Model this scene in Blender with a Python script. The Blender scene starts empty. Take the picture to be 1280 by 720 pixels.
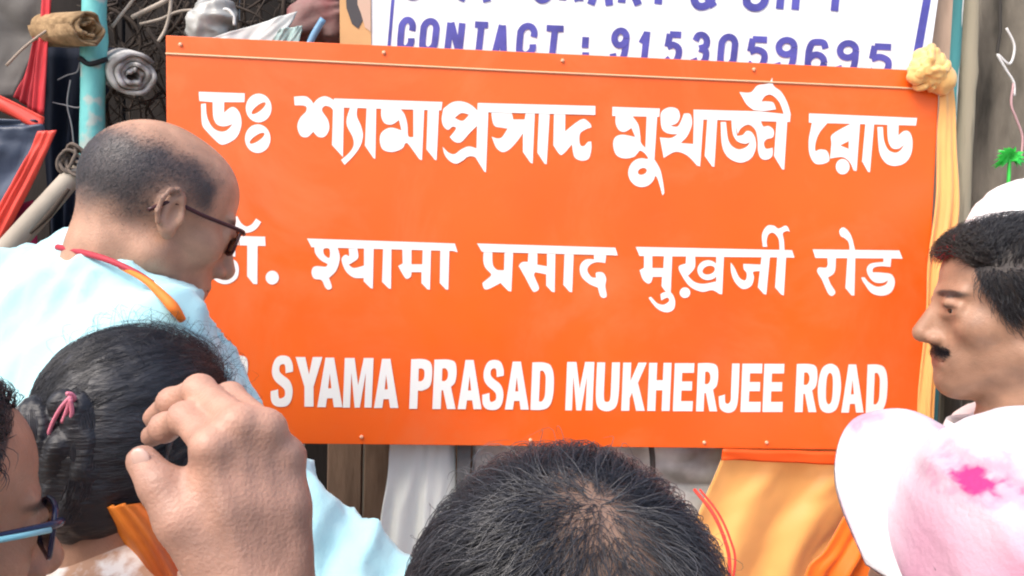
import bpy, bmesh, math, random
import numpy as np
from mathutils import Vector, Matrix
from mathutils.geometry import tessellate_polygon

# ------------------------------------------------------------------ camera, world, sun, exposure
SC = bpy.context.scene
COL = SC.collection
CZ = 1.66                                     # height of the phone above the ground
CAM = np.array([-0.177, -1.294, CZ])
YAW, PITCH, ROLL, FPX = math.radians(4.24), math.radians(-3.44), math.radians(1.56), 1000.0
_cy, _sy, _cp, _sp = math.cos(YAW), math.sin(YAW), math.cos(PITCH), math.sin(PITCH)
CF = np.array([_sy*_cp, _cy*_cp, _sp]); _r = np.array([_cy, -_sy, 0.0]); _u = np.cross(_r, CF)
CR = math.cos(ROLL)*_r + math.sin(ROLL)*_u
CU = -math.sin(ROLL)*_r + math.cos(ROLL)*_u
cd = bpy.data.cameras.new('camera'); cam = bpy.data.objects.new('camera', cd); COL.objects.link(cam)
M = Matrix(((CR[0], CU[0], -CF[0], CAM[0]), (CR[1], CU[1], -CF[1], CAM[1]), (CR[2], CU[2], -CF[2], CAM[2]), (0, 0, 0, 1)))
cam.matrix_world = M
cd.sensor_width = 36.0; cd.lens = FPX/1280*36.0; cd.clip_start = 0.02; cd.clip_end = 500
SC.camera = cam

SUN_EL, SUN_AZ = math.radians(52), math.radians(226)     # compass style: from the left, a little behind the camera
w = bpy.data.worlds.new('World'); SC.world = w; w.use_nodes = True
nt = w.node_tree; nt.nodes.clear()
sky = nt.nodes.new('ShaderNodeTexSky'); sky.sky_type = 'NISHITA'; sky.sun_disc = False
sky.sun_elevation = SUN_EL; sky.sun_rotation = SUN_AZ; sky.air_density = 1.0; sky.dust_density = 4.0; sky.ozone_density = 1.0
bg = nt.nodes.new('ShaderNodeBackground'); bg.inputs[1].default_value = 0.15
wo = nt.nodes.new('ShaderNodeOutputWorld')
nt.links.new(sky.outputs[0], bg.inputs[0]); nt.links.new(bg.outputs[0], wo.inputs[0])
sl = bpy.data.lights.new('sun', 'SUN'); sl.energy = 1.15; sl.angle = math.radians(32); sl.color = (1.0, 0.955, 0.89)
so = bpy.data.objects.new('sun', sl); COL.objects.link(so)
sd = Vector((math.sin(SUN_AZ)*math.cos(SUN_EL), math.cos(SUN_AZ)*math.cos(SUN_EL), math.sin(SUN_EL)))
so.rotation_euler = sd.to_track_quat('Z', 'Y').to_euler()
SC.view_settings.view_transform = 'Standard'; SC.view_settings.look = 'None'
SC.view_settings.exposure = 1.02; SC.view_settings.gamma = 1.0; SC.view_settings.use_curve_mapping = False
SC.cycles.max_bounces = 6; SC.cycles.diffuse_bounces = 3
try: SC.cycles.filter_width = 2.1
except Exception: pass

# ------------------------------------------------------------------ helpers
rnd = random.Random(7); rng = np.random.default_rng(7)
def ray(px, py): return CF + (px-640)/FPX*CR - (py-360)/FPX*CU
def U(px, py, d): return CAM + d*ray(px, py)                    # point at a depth along the view
def PY(px, py, Y=0.0):                                          # point on an upright plane y = Y
    v = ray(px, py); return CAM + v*((Y-CAM[1])/v[1])
def nrm(v): v = np.asarray(v, float); return v/np.linalg.norm(v)
def link(o, parent=None, label=None, cat=None, group=None, kind=None):
    COL.objects.link(o)
    if parent is not None: o.parent = parent
    tag(o, label, cat, group, kind); return o
def tag(o, label=None, cat=None, group=None, kind=None):
    if label: o['label'] = label
    if cat: o['category'] = cat
    if group: o['group'] = group
    if kind: o['kind'] = kind
def mesh(name, V, F, mat, parent=None, smooth=False, label=None, cat=None, group=None, kind=None, attrs=None):
    me = bpy.data.meshes.new(name)
    me.from_pydata([tuple(map(float, v)) for v in V], [], [tuple(map(int, f)) for f in F])
    if mat is not None: me.materials.append(mat)
    if smooth: me.polygons.foreach_set('use_smooth', [True]*len(me.polygons))
    for k, a in (attrs or {}).items():
        at = me.attributes.new(k, 'FLOAT', 'POINT'); at.data.foreach_set('value', np.asarray(a, np.float32))
    me.update()
    return link(bpy.data.objects.new(name, me), parent, label, cat, group, kind)
def empty(name, loc, label, cat, group=None):
    o = bpy.data.objects.new(name, None); o.empty_display_size = .05
    link(o, None, label, cat, group)
    return o                                   # parts keep world coordinates; the empty sits at the origin of its parts
class MB:                                      # collects shapes into one mesh
    def __init__(s): s.V = []; s.F = []
    def add(s, V, F):
        n = len(s.V); s.V += [tuple(v) for v in V]; s.F += [tuple(i+n for i in f) for f in F]
    def tube(s, pts, r, n=8, cap=True):
        pts = [np.asarray(p, float) for p in pts]; m = len(pts)
        rr = r if hasattr(r, '__len__') else [r]*m
        V = []; F = []; ref = None
        for i, p in enumerate(pts):
            t = nrm(pts[min(i+1, m-1)]-pts[max(i-1, 0)])
            if ref is None:
                ref = np.cross(t, [0, 0, 1.0]); 
                if np.linalg.norm(ref) < .1: ref = np.cross(t, [1.0, 0, 0])
            a = nrm(ref - t*np.dot(ref, t)); b = np.cross(t, a); ref = a
            for k in range(n):
                th = 2*math.pi*k/n; V.append(p + rr[i]*(math.cos(th)*a+math.sin(th)*b))
        for i in range(m-1):
            for k in range(n):
                F.append((i*n+k, i*n+(k+1) % n, (i+1)*n+(k+1) % n, (i+1)*n+k))
        if cap: F += [tuple(range(n))[::-1], tuple(range((m-1)*n, m*n))]
        s.add(V, F)
    def prism(s, poly, depth, dirv):           # poly: list of 3-D points, extruded by depth along dirv
        dirv = nrm(dirv)*depth; n = len(poly); P = [np.asarray(p, float) for p in poly]
        V = P + [p+dirv for p in P]
        T = tessellate_polygon([[Vector(p) for p in P]])
        F = [tuple(t) for t in T] + [tuple(i+n for i in t)[::-1] for t in T]
        F += [(i, (i+1) % n, n+(i+1) % n, n+i) for i in range(n)]
        s.add(V, F)
    def box(s, c, h, R=np.eye(3)):
        V = [np.asarray(c)+R@(np.array([x, y, z])*h) for x in (-1, 1) for y in (-1, 1) for z in (-1, 1)]
        s.add(V, [(0, 1, 3, 2), (4, 6, 7, 5), (0, 4, 5, 1), (2, 3, 7, 6), (0, 2, 6, 4), (1, 5, 7, 3)])
    def build(s, name, mat, parent=None, smooth=False, **k): return mesh(name, s.V, s.F, mat, parent, smooth, **k)
def fixn(o):
    bm = bmesh.new(); bm.from_mesh(o.data); bmesh.ops.recalc_face_normals(bm, faces=bm.faces); bm.to_mesh(o.data); bm.free(); return o
def bevel(o, wd, seg=2):
    m = o.modifiers.new('b', 'BEVEL'); m.width = wd; m.segments = seg; m.limit_method = 'ANGLE'; return o
def spline(pts, n=6):
    P = [np.asarray(p, float) for p in pts]; P = [2*P[0]-P[1]] + P + [2*P[-1]-P[-2]]; out = []
    for i in range(1, len(P)-2):
        for k in range(n):
            t = k/n; a, b, c, d = P[i-1:i+3]
            out.append(.5*((2*b)+(c-a)*t+(2*a-5*b+4*c-d)*t*t+(3*b-a-3*c+d)*t**3))
    out.append(P[-2]); return out

# ---- procedural materials
def mat(name, col, rough=.6, spec=.4, var=0.0, vscale=20, bump=0.0, bscale=80, col2=None, metal=0, stretch=None, sss=0, sheen=0, detail=5, contrast=None):
    m = bpy.data.materials.new(name); m.use_nodes = True; n = m.node_tree; b = n.nodes['Principled BSDF']
    b.inputs['Roughness'].default_value = rough; b.inputs['Specular IOR Level'].default_value = spec; b.inputs['Metallic'].default_value = metal
    if sss:
        b.inputs['Subsurface Weight'].default_value = sss; b.inputs['Subsurface Radius'].default_value = (1, .35, .2); b.inputs['Subsurface Scale'].default_value = .006
    if sheen: b.inputs['Sheen Weight'].default_value = sheen
    c = (*col, 1); b.inputs['Base Color'].default_value = c
    if var or bump or col2:
        tc = n.nodes.new('ShaderNodeTexCoord'); mp = n.nodes.new('ShaderNodeMapping'); n.links.new(tc.outputs['Object'], mp.inputs[0])
        if stretch: mp.inputs['Scale'].default_value = stretch
    if var or col2:
        no = n.nodes.new('ShaderNodeTexNoise'); no.inputs['Scale'].default_value = vscale; no.inputs['Detail'].default_value = detail
        n.links.new(mp.outputs[0], no.inputs['Vector'])
        cr = n.nodes.new('ShaderNodeValToRGB'); lo, hi = contrast or (.3, .7)
        cr.color_ramp.elements[0].position = lo; cr.color_ramp.elements[1].position = hi
        d = col2 or tuple(max(0, x*(1-var)) for x in col)
        cr.color_ramp.elements[0].color = (*d, 1); cr.color_ramp.elements[1].color = (*[min(1, x*(1+var)) for x in col], 1)
        n.links.new(no.outputs[0], cr.inputs[0]); n.links.new(cr.outputs[0], b.inputs['Base Color'])
    if bump:
        nb = n.nodes.new('ShaderNodeTexNoise'); nb.inputs['Scale'].default_value = bscale; nb.inputs['Detail'].default_value = 4
        n.links.new(mp.outputs[0], nb.inputs['Vector'])
        bp = n.nodes.new('ShaderNodeBump'); bp.inputs['Strength'].default_value = bump; bp.inputs['Distance'].default_value = .004
        n.links.new(nb.outputs[0], bp.inputs['Height']); n.links.new(bp.outputs[0], b.inputs['Normal'])
    return m
def skin_mat(name, col, hair=(.03, .03, .035)):
    """Skin with blotchy tone; the mesh attributes hair / lip colour stubble and lips."""
    m = mat(name, col, .46, .42, .2, 46, .22, 430, sss=.10, detail=9, contrast=(.25, .75)); n = m.node_tree; b = n.nodes['Principled BSDF']
    src = b.inputs['Base Color'].links[0].from_socket
    for at, c in (('lip', (col[0]*.78, col[1]*.5, col[2]*.5)), ('hair', hair)):
        a = n.nodes.new('ShaderNodeAttribute'); a.attribute_name = at
        mx = n.nodes.new('ShaderNodeMix'); mx.data_type = 'RGBA'
        n.links.new(a.outputs['Fac'], mx.inputs[0]); n.links.new(src, mx.inputs[6]); mx.inputs[7].default_value = (*c, 1); src = mx.outputs[2]
    n.links.new(src, b.inputs['Base Color']); return m

# ---- implicit shapes -> one continuous mesh (surface nets on a rectilinear grid)
def ell(c, r, R=None, k=.02, op='u'): return ('e', np.asarray(c, float), np.asarray(r, float), np.eye(3) if R is None else R, k, op)
def cone(a, b, ra, rb, k=.02, op='u'): return ('c', np.asarray(a, float), np.asarray(b, float), (ra, rb), k, op)
def axis(lo, hi, fine, step, coarse):
    out = [lo]
    while out[-1] < hi:
        x = out[-1]; d = coarse
        for a, b in fine:
            if a-1e-9 <= x < b: d = step
            elif x < a: d = min(d, max(step, a-x))
        out.append(x+d)
    return np.array(out)
def sdf_grid(ops, xs, ys, zs, far=.05):
    F = np.full((len(xs), len(ys), len(zs)), far, np.float32); mg = .045
    for o in ops:
        k, op = o[4], o[5]
        if o[0] == 'e':
            e = np.abs(o[3])@o[2]; lo, hi = o[1]-e, o[1]+e
        else:
            rm = max(o[3]); lo, hi = np.minimum(o[1], o[2])-rm, np.maximum(o[1], o[2])+rm
        m = mg+k; sl = []
        for ax, a in enumerate((xs, ys, zs)):
            i0, i1 = np.searchsorted(a, lo[ax]-m), np.searchsorted(a, hi[ax]+m); sl.append((i0, i1))
        if any(i0 >= i1 for i0, i1 in sl): continue
        X = xs[sl[0][0]:sl[0][1], None, None]; Y = ys[None, sl[1][0]:sl[1][1], None]; Z = zs[None, None, sl[2][0]:sl[2][1]]
        if o[0] == 'e':
            c, r, R = o[1], o[2], o[3]; dx, dy, dz = X-c[0], Y-c[1], Z-c[2]
            q = [(R[0, i]*dx+R[1, i]*dy+R[2, i]*dz)/r[i] for i in range(3)]
            k0 = np.sqrt(q[0]**2+q[1]**2+q[2]**2)+1e-9
            k1 = np.sqrt((q[0]/r[0])**2+(q[1]/r[1])**2+(q[2]/r[2])**2)+1e-9
            d = k0*(k0-1)/k1
        else:
            a, b, (ra, rb) = o[1], o[2], o[3]; ab = b-a; L = max(ab@ab, 1e-12)
            t = np.clip(((X-a[0])*ab[0]+(Y-a[1])*ab[1]+(Z-a[2])*ab[2])/L, 0, 1)
            d = np.sqrt((X-a[0]-t*ab[0])**2+(Y-a[1]-t*ab[1])**2+(Z-a[2]-t*ab[2])**2)-(ra+(rb-ra)*t)
        s = F[sl[0][0]:sl[0][1], sl[1][0]:sl[1][1], sl[2][0]:sl[2][1]]
        k = max(k, 1e-4)
        if op == 'u':
            h = np.clip(.5+.5*(s-d)/k, 0, 1); s[...] = s+(d-s)*h-k*h*(1-h)
        else:
            h = np.clip(.5-.5*(s+d)/k, 0, 1); s[...] = s+(-d-s)*h+k*h*(1-h)
    return F
def nets(F, xs, ys, zs):
    ins = F < 0; ax = (xs, ys, zs); nx, ny, nz = F.shape
    cnt = np.zeros((nx-1, ny-1, nz-1), np.int16); acc = np.zeros((nx-1, ny-1, nz-1, 3), np.float32)
    for a in range(3):
        b, c = [i for i in range(3) if i != a]
        s0 = [slice(None)]*3; s1 = [slice(None)]*3; s0[a] = slice(0, -1); s1[a] = slice(1, None)
        f0, f1 = F[tuple(s0)], F[tuple(s1)]; cr = (f0 < 0) != (f1 < 0)
        idx = np.argwhere(cr)
        if not len(idx): continue
        v0, v1 = f0[cr], f1[cr]; t = v0/(v0-v1)
        P = np.stack([ax[i][idx[:, i]] for i in range(3)], 1).astype(np.float32)
        P[:, a] += t*(ax[a][idx[:, a]+1]-ax[a][idx[:, a]])
        for db in (0, -1):
            for dc in (0, -1):
                q = idx.copy(); q[:, b] += db; q[:, c] += dc
                ok = (q[:, b] >= 0) & (q[:, c] >= 0) & (q[:, b] < cnt.shape[b]) & (q[:, c] < cnt.shape[c])
                q = q[ok]; np.add.at(cnt, tuple(q.T), 1); np.add.at(acc, tuple(q.T), P[ok])
    cells = np.argwhere(cnt > 0); ID = np.full(cnt.shape, -1, np.int32); ID[tuple(cells.T)] = np.arange(len(cells))
    V = acc[tuple(cells.T)]/cnt[tuple(cells.T)][:, None]; Q = []
    for a in range(3):
        b, c = [(1, 2), (2, 0), (0, 1)][a]
        s0 = [slice(None)]*3; s1 = [slice(None)]*3; s0[a] = slice(0, -1); s1[a] = slice(1, None)
        i0, i1 = ins[tuple(s0)], ins[tuple(s1)]
        for flip, cr in ((False, i0 & ~i1), (True, ~i0 & i1)):
            idx = np.argwhere(cr); idx = idx[(idx[:, b] > 0) & (idx[:, c] > 0) & (idx[:, b] < cnt.shape[b]) & (idx[:, c] < cnt.shape[c])]
            if not len(idx): continue
            def g(db, dc):
                q = idx.copy(); q[:, b] += db; q[:, c] += dc; return ID[tuple(q.T)]
            q = np.stack([g(-1, -1), g(0, -1), g(0, 0), g(-1, 0)], 1)
            Q.append(q[:, ::-1] if flip else q)
    return V, np.concatenate(Q)
def sdf(ops, step, fine=None, coarse=.012, far=.05):
    lo = np.full(3, 1e9); hi = -lo
    for o in ops:
        if o[5] != 'u': continue
        if o[0] == 'e': e = np.abs(o[3])@o[2]; l, h = o[1]-e, o[1]+e
        else: rm = max(o[3]); l, h = np.minimum(o[1], o[2])-rm, np.maximum(o[1], o[2])+rm
        lo = np.minimum(lo, l); hi = np.maximum(hi, h)
    lo -= .02; hi += .02
    if fine is None: axs = [np.arange(lo[i], hi[i]+step, step) for i in range(3)]
    else: axs = [axis(lo[i], hi[i], [(f[0][i], f[1][i]) for f in fine], step, coarse) for i in range(3)]
    return nets(sdf_grid(ops, *axs, far), *axs)
def vnormals(V, F):
    n = np.zeros_like(V); f = np.cross(V[F[:, 2]]-V[F[:, 0]], V[F[:, 3]]-V[F[:, 1]])
    for i in range(4): np.add.at(n, F[:, i], f)
    return n/(np.linalg.norm(n, axis=1, keepdims=True)+1e-12)
def vnoise(P, seed=0):
    i = np.floor(P).astype(np.int64); f = P-i; f = f*f*(3-2*f); out = 0
    for dx in (0, 1):
        for dy in (0, 1):
            for dz in (0, 1):
                h = ((i[:, 0]+dx)*374761393+(i[:, 1]+dy)*668265263+(i[:, 2]+dz)*2147483647+seed*974711) & 0xFFFFFFFF
                h = ((h ^ (h >> 13))*1274126177) & 0xFFFFFFFF; h = h ^ (h >> 16)
                out = out + (h/4294967295.0)*np.abs(1-dx-f[:, 0])*np.abs(1-dy-f[:, 1])*np.abs(1-dz-f[:, 2])
    return out*2-1
def wrinkle(V, F, amp, freq, axis_dir=None, seed=0, stretch=.3, octs=2):
    N = vnormals(V, F); P = V.copy()
    if axis_dir is not None:
        a = nrm(axis_dir); P = P - np.outer(P@a, a)*(1-stretch)
    d = 0; A = 1.0
    for o in range(octs):
        v = vnoise(P*freq*(1.9**o)+vnoise(P*freq*.5, seed+9)[:, None]*.8, seed+o); d = d+A*(1-2*np.abs(v)); A *= .5
    return V+N*(amp*d)[:, None]
def frame(fwd, up):
    f = nrm(fwd); r = nrm(np.cross(f, up)); u = np.cross(r, f); return np.stack([r, f, u], 1)   # columns right, forward, up

# ------------------------------------------------------------------ people
def head_ops(c, R, s=1.0, jaw=1.0, nose=1.0, ears=True):
    T = lambda x, y, z: c+R@(np.array([x, y, z])*s)
    E = lambda p, r, k=.015, op='u', rot=None: ell(T(*p), np.array(r)*s, R if rot is None else R@rot, k*s, op)
    C = lambda a, b, ra, rb, k=.012, op='u': cone(T(*a), T(*b), ra*s, rb*s, k*s, op)
    o = [E((0, -.012, .035), (.0755, .093, .083), .001), E((0, .03, .045), (.062, .06, .06), .02),
         E((0, .03, -.025), (.058*jaw, .058, .075), .03)]
    for x in (-1, 1):
        o += [C((0, .06, -.092), (x*.05*jaw, -.002, -.055), .022, .021, .03), E((x*.046, .055, -.018), (.02, .024, .02), .02),
              C((x*.045, .074, .026), (x*.008, .088, .024), .008, .007, .012)]
    o += [E((0, .066, -.064), (.034, .03, .032), .02), E((0, .076, -.099), (.018, .017, .016), .015)]
    for x in (-1, 1): o += [E((x*.033, .1, .006), (.018, .019, .0115), .012, 's')]
    o += [C((0, .09, .016), (0, .112*nose+.002, -.03), .0065, .011, .012), E((0, .108*nose, -.036), (.009, .012, .008), .008)]
    o += [C((0, .076, .016), (0, .090, -.034), .0125, .0145, .012)]
    for x in (-1, 1):
        o += [E((x*.0125, .098, -.038), (.0075, .0105, .0075), .006), E((x*.006, .106*nose, -.0465), (.0032, .005, .004), .003, 's'),
              C((x*.018, .087, .0105), (x*.033, .0882, .0122), .0046, .0048, .009), C((x*.033, .0882, .0122), (x*.048, .078, .0085), .0048, .0042, .009), C((x*.020, .087, -.003), (x*.046, .078, -.0015), .0045, .0042, .010)]
    o += [E((0, .09, -.0625), (.023, .0085, .0058), .006), E((0, .0885, -.0735), (.02, .0085, .0065), .006),
          C((-.023, .09, -.0675), (.023, .09, -.0675), .0014, .0014, .003, 's')]
    if ears:
        for x in (-1, 1):
            a = math.radians(22)*x
            rot = np.array([[math.cos(a), math.sin(a), 0], [-math.sin(a), math.cos(a), 0], [0, 0, 1]])
            o += [E((x*.079, -.010, .002), (.007, .0155, .026), .008, 'u', rot), E((x*.078, -.003, -.021), (.006, .009, .011), .008),
                  E((x*.0875, -.005, .0), (.008, .0088, .0165), .004, 's', rot), E((x*.083, .004, -.004), (.004, .004, .008), .004)]
            for q in range(7):
                t0, t1 = math.radians(-60+q*38), math.radians(-60+(q+1)*38)
                pt = lambda t: (x*(.083+.003*math.cos(t)), -.012+.0145*-math.cos(t), .004+.025*math.sin(t))
                o.append(C(pt(t0), pt(t1), .0032, .0032, .003))
    return o
def body(name, H, fwd, up, torso_fwd, skin, parent, s=1.0, step=.003, lean=(0, 0, 0), shoulders=None, arms=None, extra=(), hairmask=None, jaw=1, nose=1, ears=True, neck=None, zscale=1.0, fine_extra=None, stubble=1.0):
    """One continuous body: head with face, neck, torso, arms with hands, legs and feet on the ground."""
    R = frame(fwd, up); TF = nrm([torso_fwd[0], torso_fwd[1], 0]); TR = np.array([TF[1], -TF[0], 0])
    T = lambda x, y, z: H+R@(np.array([x, y, z])*s)
    Nb = H+np.array([0, 0, -.2*s])-TF*.02+np.array(lean) if neck is None else np.asarray(neck, float)
    ops = head_ops(H, R, s, jaw, nose, ears)
    ops += [cone(T(0, -.022, -.06), Nb+TF*.0, .054*s, .058*s, .02), cone(T(0, -.04, -.02), Nb-TF*.02, .045*s, .05*s, .02)]
    sh = shoulders or [Nb-TR*.17*s+np.array([0, 0, -.06]), Nb+TR*.17*s+np.array([0, 0, -.06])]
    zh = .53*Nb[2]*zscale; pel = np.array([Nb[0]-lean[0]*.6, Nb[1]-lean[1]*.6, zh+.08])
    RT = np.stack([TR, TF, [0, 0, 1.0]], 1); ch = (Nb*.7+pel*.3)
    for p in sh: ops.append(cone(Nb+np.array([0, 0, -.03]), p, .045*s, .05*s, .03))
    ops += [ell(ch, (.155*s, .1*s, .19*s), RT, .05), ell(pel+np.array([0, 0, .08]), (.14*s, .095*s, .16*s), RT, .06), ell(pel, (.15*s, .1*s, .12), RT, .05)]
    for i, x in enumerate((-1, 1)):
        hip = pel+TR*x*.085; kn = np.array([hip[0]+TF[0]*.02, hip[1]+TF[1]*.02, pel[2]*.52]); an = np.array([hip[0], hip[1], .09])
        ops += [cone(hip, kn, .078, .052, .03), cone(kn, an, .05, .035, .02), cone(an+np.array([0, 0, -.045]), an+TF*.15+np.array([0, 0, -.06]), .04, .028, .02)]
        if arms and arms[i]: el, wr = [np.asarray(q, float) for q in arms[i]]
        else:
            el = sh[i]+TR*x*.05+np.array([0, 0, -.29]); wr = el+TF*.06+np.array([0, 0, -.25])
        ops += [cone(sh[i], el, .048*s, .036*s, .03), cone(el, wr, .038*s, .026*s, .02)]
        if not (arms and len(arms) > 2 and arms[2] == i):       # a relaxed hand
            d = nrm(wr-el); sd_ = nrm(np.cross(d, TR*x)) if abs(d@TR) < .9 else TF
            ops.append(ell(wr+d*.05, (.016, .04, .05), np.stack([nrm(np.cross(sd_, d)), sd_, d], 1), .012))
            for q in range(4):
                b0 = wr+d*.09+sd_*(-.027+.018*q); b1 = b0+d*(.04-.004*abs(q-1.6))+TF*.006; b2 = b1+d*.03+TF*.016
                ops += [cone(b0, b1, .0095, .0085, .004), cone(b1, b2, .0085, .007, .003)]
            ops += [cone(wr+d*.02+sd_*.025, wr+d*.06+sd_*.052, .012, .0105, .01), cone(wr+d*.06+sd_*.052, wr+d*.095+sd_*.05, .0105, .008, .004)]
    ops += list(extra)
    lo = H-.145*s; hi = H+.145*s
    V, F = sdf(ops, step, [(lo, hi)]+([fine_extra] if fine_extra is not None else []), .011)
    L = ((V-H)@R)/s
    lip = np.clip(1.3-np.abs(((L-np.array([0, .092, -.068]))/np.array([.024, .02, .0115]))**2).sum(1), 0, 1)*.9
    hm = hairmask(L) if hairmask else np.zeros(len(V))
    brow = 0
    for x in (-1, 1):
        q = (L-np.array([x*.032, .085, .0245]))/np.array([.025, .025, .0052]); brow = np.maximum(brow, np.clip(1.9-(q**2).sum(1)*1.2, 0, 1))
    lash = 0
    for x in (-1, 1):
        q = (L-np.array([x*.034, .086, .0078]))/np.array([.017, .012, .0026]); lash = np.maximum(lash, np.clip(1.5-(q**2).sum(1), 0, 1))
    hm = np.maximum(np.maximum(hm, brow*.93), lash*.75)
    beard = .26*sstep(-.035, -.06, L[:, 2]+.15*np.clip(.02-L[:, 1], 0, 1))*sstep(-.02, .03, L[:, 1])*(np.abs(L[:, 2]) < .15)*(.7+.5*vnoise(L*90, 3))*(stubble)
    hm = np.maximum(hm, beard)
    o = mesh('body', V, F, skin, parent, True, attrs={'lip': lip, 'hair': hm})
    for x in (-1, 1):                                         # eyes
        e = MB(); c = T(x*.0335, .0772, .0050); n = 12
        VV = []; FF = []
        for i in range(n+1):
            for j in range(2*n):
                th, ph = math.pi*i/n, math.pi*j/n
                VV.append(c+R@(.0122*s*np.array([math.sin(th)*math.cos(ph), math.cos(th), math.sin(th)*math.sin(ph)])))
        for i in range(n):
            for j in range(2*n): FF.append((i*2*n+j, i*2*n+(j+1) % (2*n), (i+1)*2*n+(j+1) % (2*n), (i+1)*2*n+j))
        e = mesh('eye', VV, FF, EYE, parent, True); e.data.materials.append(IRIS)
        for i, p in enumerate(e.data.polygons):
            if i < 2*n*3: p.material_index = 1
    return dict(V=V, F=F, L=L, R=R, H=H, s=s, T=T, Nb=Nb, sh=sh, pel=pel, TF=TF, TR=TR, RT=RT, obj=o, parent=parent)
HC = np.array([0, -.012, .035]); HR = np.array([.0755, .093, .083])
def strands(B, name, mask, dirf, n, length, lift, rad, mt, parent, pts=7, seed=1, wave=0.0, jit=.35, V=None, F=None, clump=0, avoid=None):
    """Hair as many thin tapering tubes rooted on the head and combed along dirf."""
    r_ = np.random.default_rng(seed); V = B['V'] if V is None else V; F = B['F'] if F is None else F
    L = ((V-B['H'])@B['R'])/B['s']; cen = L[F].mean(1)
    ar = np.linalg.norm(np.cross(L[F[:, 2]]-L[F[:, 0]], L[F[:, 3]]-L[F[:, 1]]), axis=1)
    p = mask(cen)*ar; p = p/p.sum(); f = r_.choice(len(F), n, p=p)
    a, b = r_.random((2, n, 1)); q = L[F[f]]
    P = (q[:, 0]*(1-a)+q[:, 1]*a)*(1-b)+(q[:, 3]*(1-a)+q[:, 2]*a)*b
    cj = vnoise(P*55, seed)[:, None]*clump
    ln = length*(r_.uniform(.55, 1.15, (n, 1))); lf = lift*r_.uniform(.15, 1, (n, 1))**1.0
    J = r_.normal(0, jit, (n, 3)); ph = r_.uniform(0, 6.28, (n, 1))
    e0 = np.linalg.norm((P-HC)/HR, axis=1, keepdims=True)
    out = [P.copy()]; D0 = None
    for i in range(1, pts):
        t = i/(pts-1); N = (P-HC)/HR**2; N = N/np.linalg.norm(N, axis=1, keepdims=True)
        D = dirf(P, N)+J*(1 if i < 99 else 0); D = D-N*(D*N).sum(1, keepdims=True); D = D/(np.linalg.norm(D, axis=1, keepdims=True)+1e-9)
        sd_ = np.cross(N, D); D = D+sd_*(wave*np.sin(ph+t*4.0)+cj); D = D/np.linalg.norm(D, axis=1, keepdims=True)
        P = P+D*ln/(pts-1); e = np.linalg.norm((P-HC)/HR, axis=1, keepdims=True)
        tgt = e0+lf/.085*math.sin(min(1, t*1.6)*math.pi/2)*(1-.35*t)
        P = HC+(P-HC)*(tgt/e); out.append(P.copy())
    if avoid is not None:
        bad = np.max([avoid(q_) for q_ in out[2:]], 0); keep = r_.random(n) > bad
        out = [q_[keep] for q_ in out]; n = int(keep.sum())
    S = np.stack(out, 1)*B['s']@B['R'].T+B['H']           # n, pts, 3
    N = (S-B['H']); N = N/np.linalg.norm(N, axis=2, keepdims=True)
    Tn = np.gradient(S, axis=1); Tn = Tn/(np.linalg.norm(Tn, axis=2, keepdims=True)+1e-12)
    A = np.cross(N, Tn); A = A/(np.linalg.norm(A, axis=2, keepdims=True)+1e-12); Bn = np.cross(Tn, A)
    rr = rad*B['s']*(1-.75*np.linspace(0, 1, pts)**2)[None, :, None]*r_.uniform(.7, 1.2, (n, 1, 1))
    VV = np.stack([S+rr*(math.cos(c)*A+math.sin(c)*Bn) for c in (1.57, 3.67, 5.76)], 2).reshape(-1, 3)
    base = (np.arange(n)[:, None]*pts+np.arange(pts-1)[None])*3; base = base.reshape(-1, 1)
    FF = np.concatenate([base+np.array([[k, (k+1) % 3, 3+(k+1) % 3, 3+k]]) for k in range(3)])
    return fast_mesh(name, VV, FF, mt, parent)
def fast_mesh(name, V, F, mt, parent=None, smooth=True):
    me = bpy.data.meshes.new(name); nv, nf = len(V), len(F)
    me.vertices.add(nv); me.vertices.foreach_set('co', np.asarray(V, np.float32).ravel())
    me.loops.add(nf*4); me.polygons.add(nf)
    me.polygons.foreach_set('loop_start', np.arange(0, nf*4, 4, dtype=np.int32)); me.polygons.foreach_set('loop_total', np.full(nf, 4, np.int32))
    me.loops.foreach_set('vertex_index', np.asarray(F, np.int32).ravel())
    me.materials.append(mt); me.update(calc_edges=True); me.validate()
    me.polygons.foreach_set('use_smooth', [smooth]*len(me.polygons))
    return link(bpy.data.objects.new(name, me), parent)
def sstep(a, b, x): t = np.clip((x-a)/(b-a), 0, 1); return t*t*(3-2*t)
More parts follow.
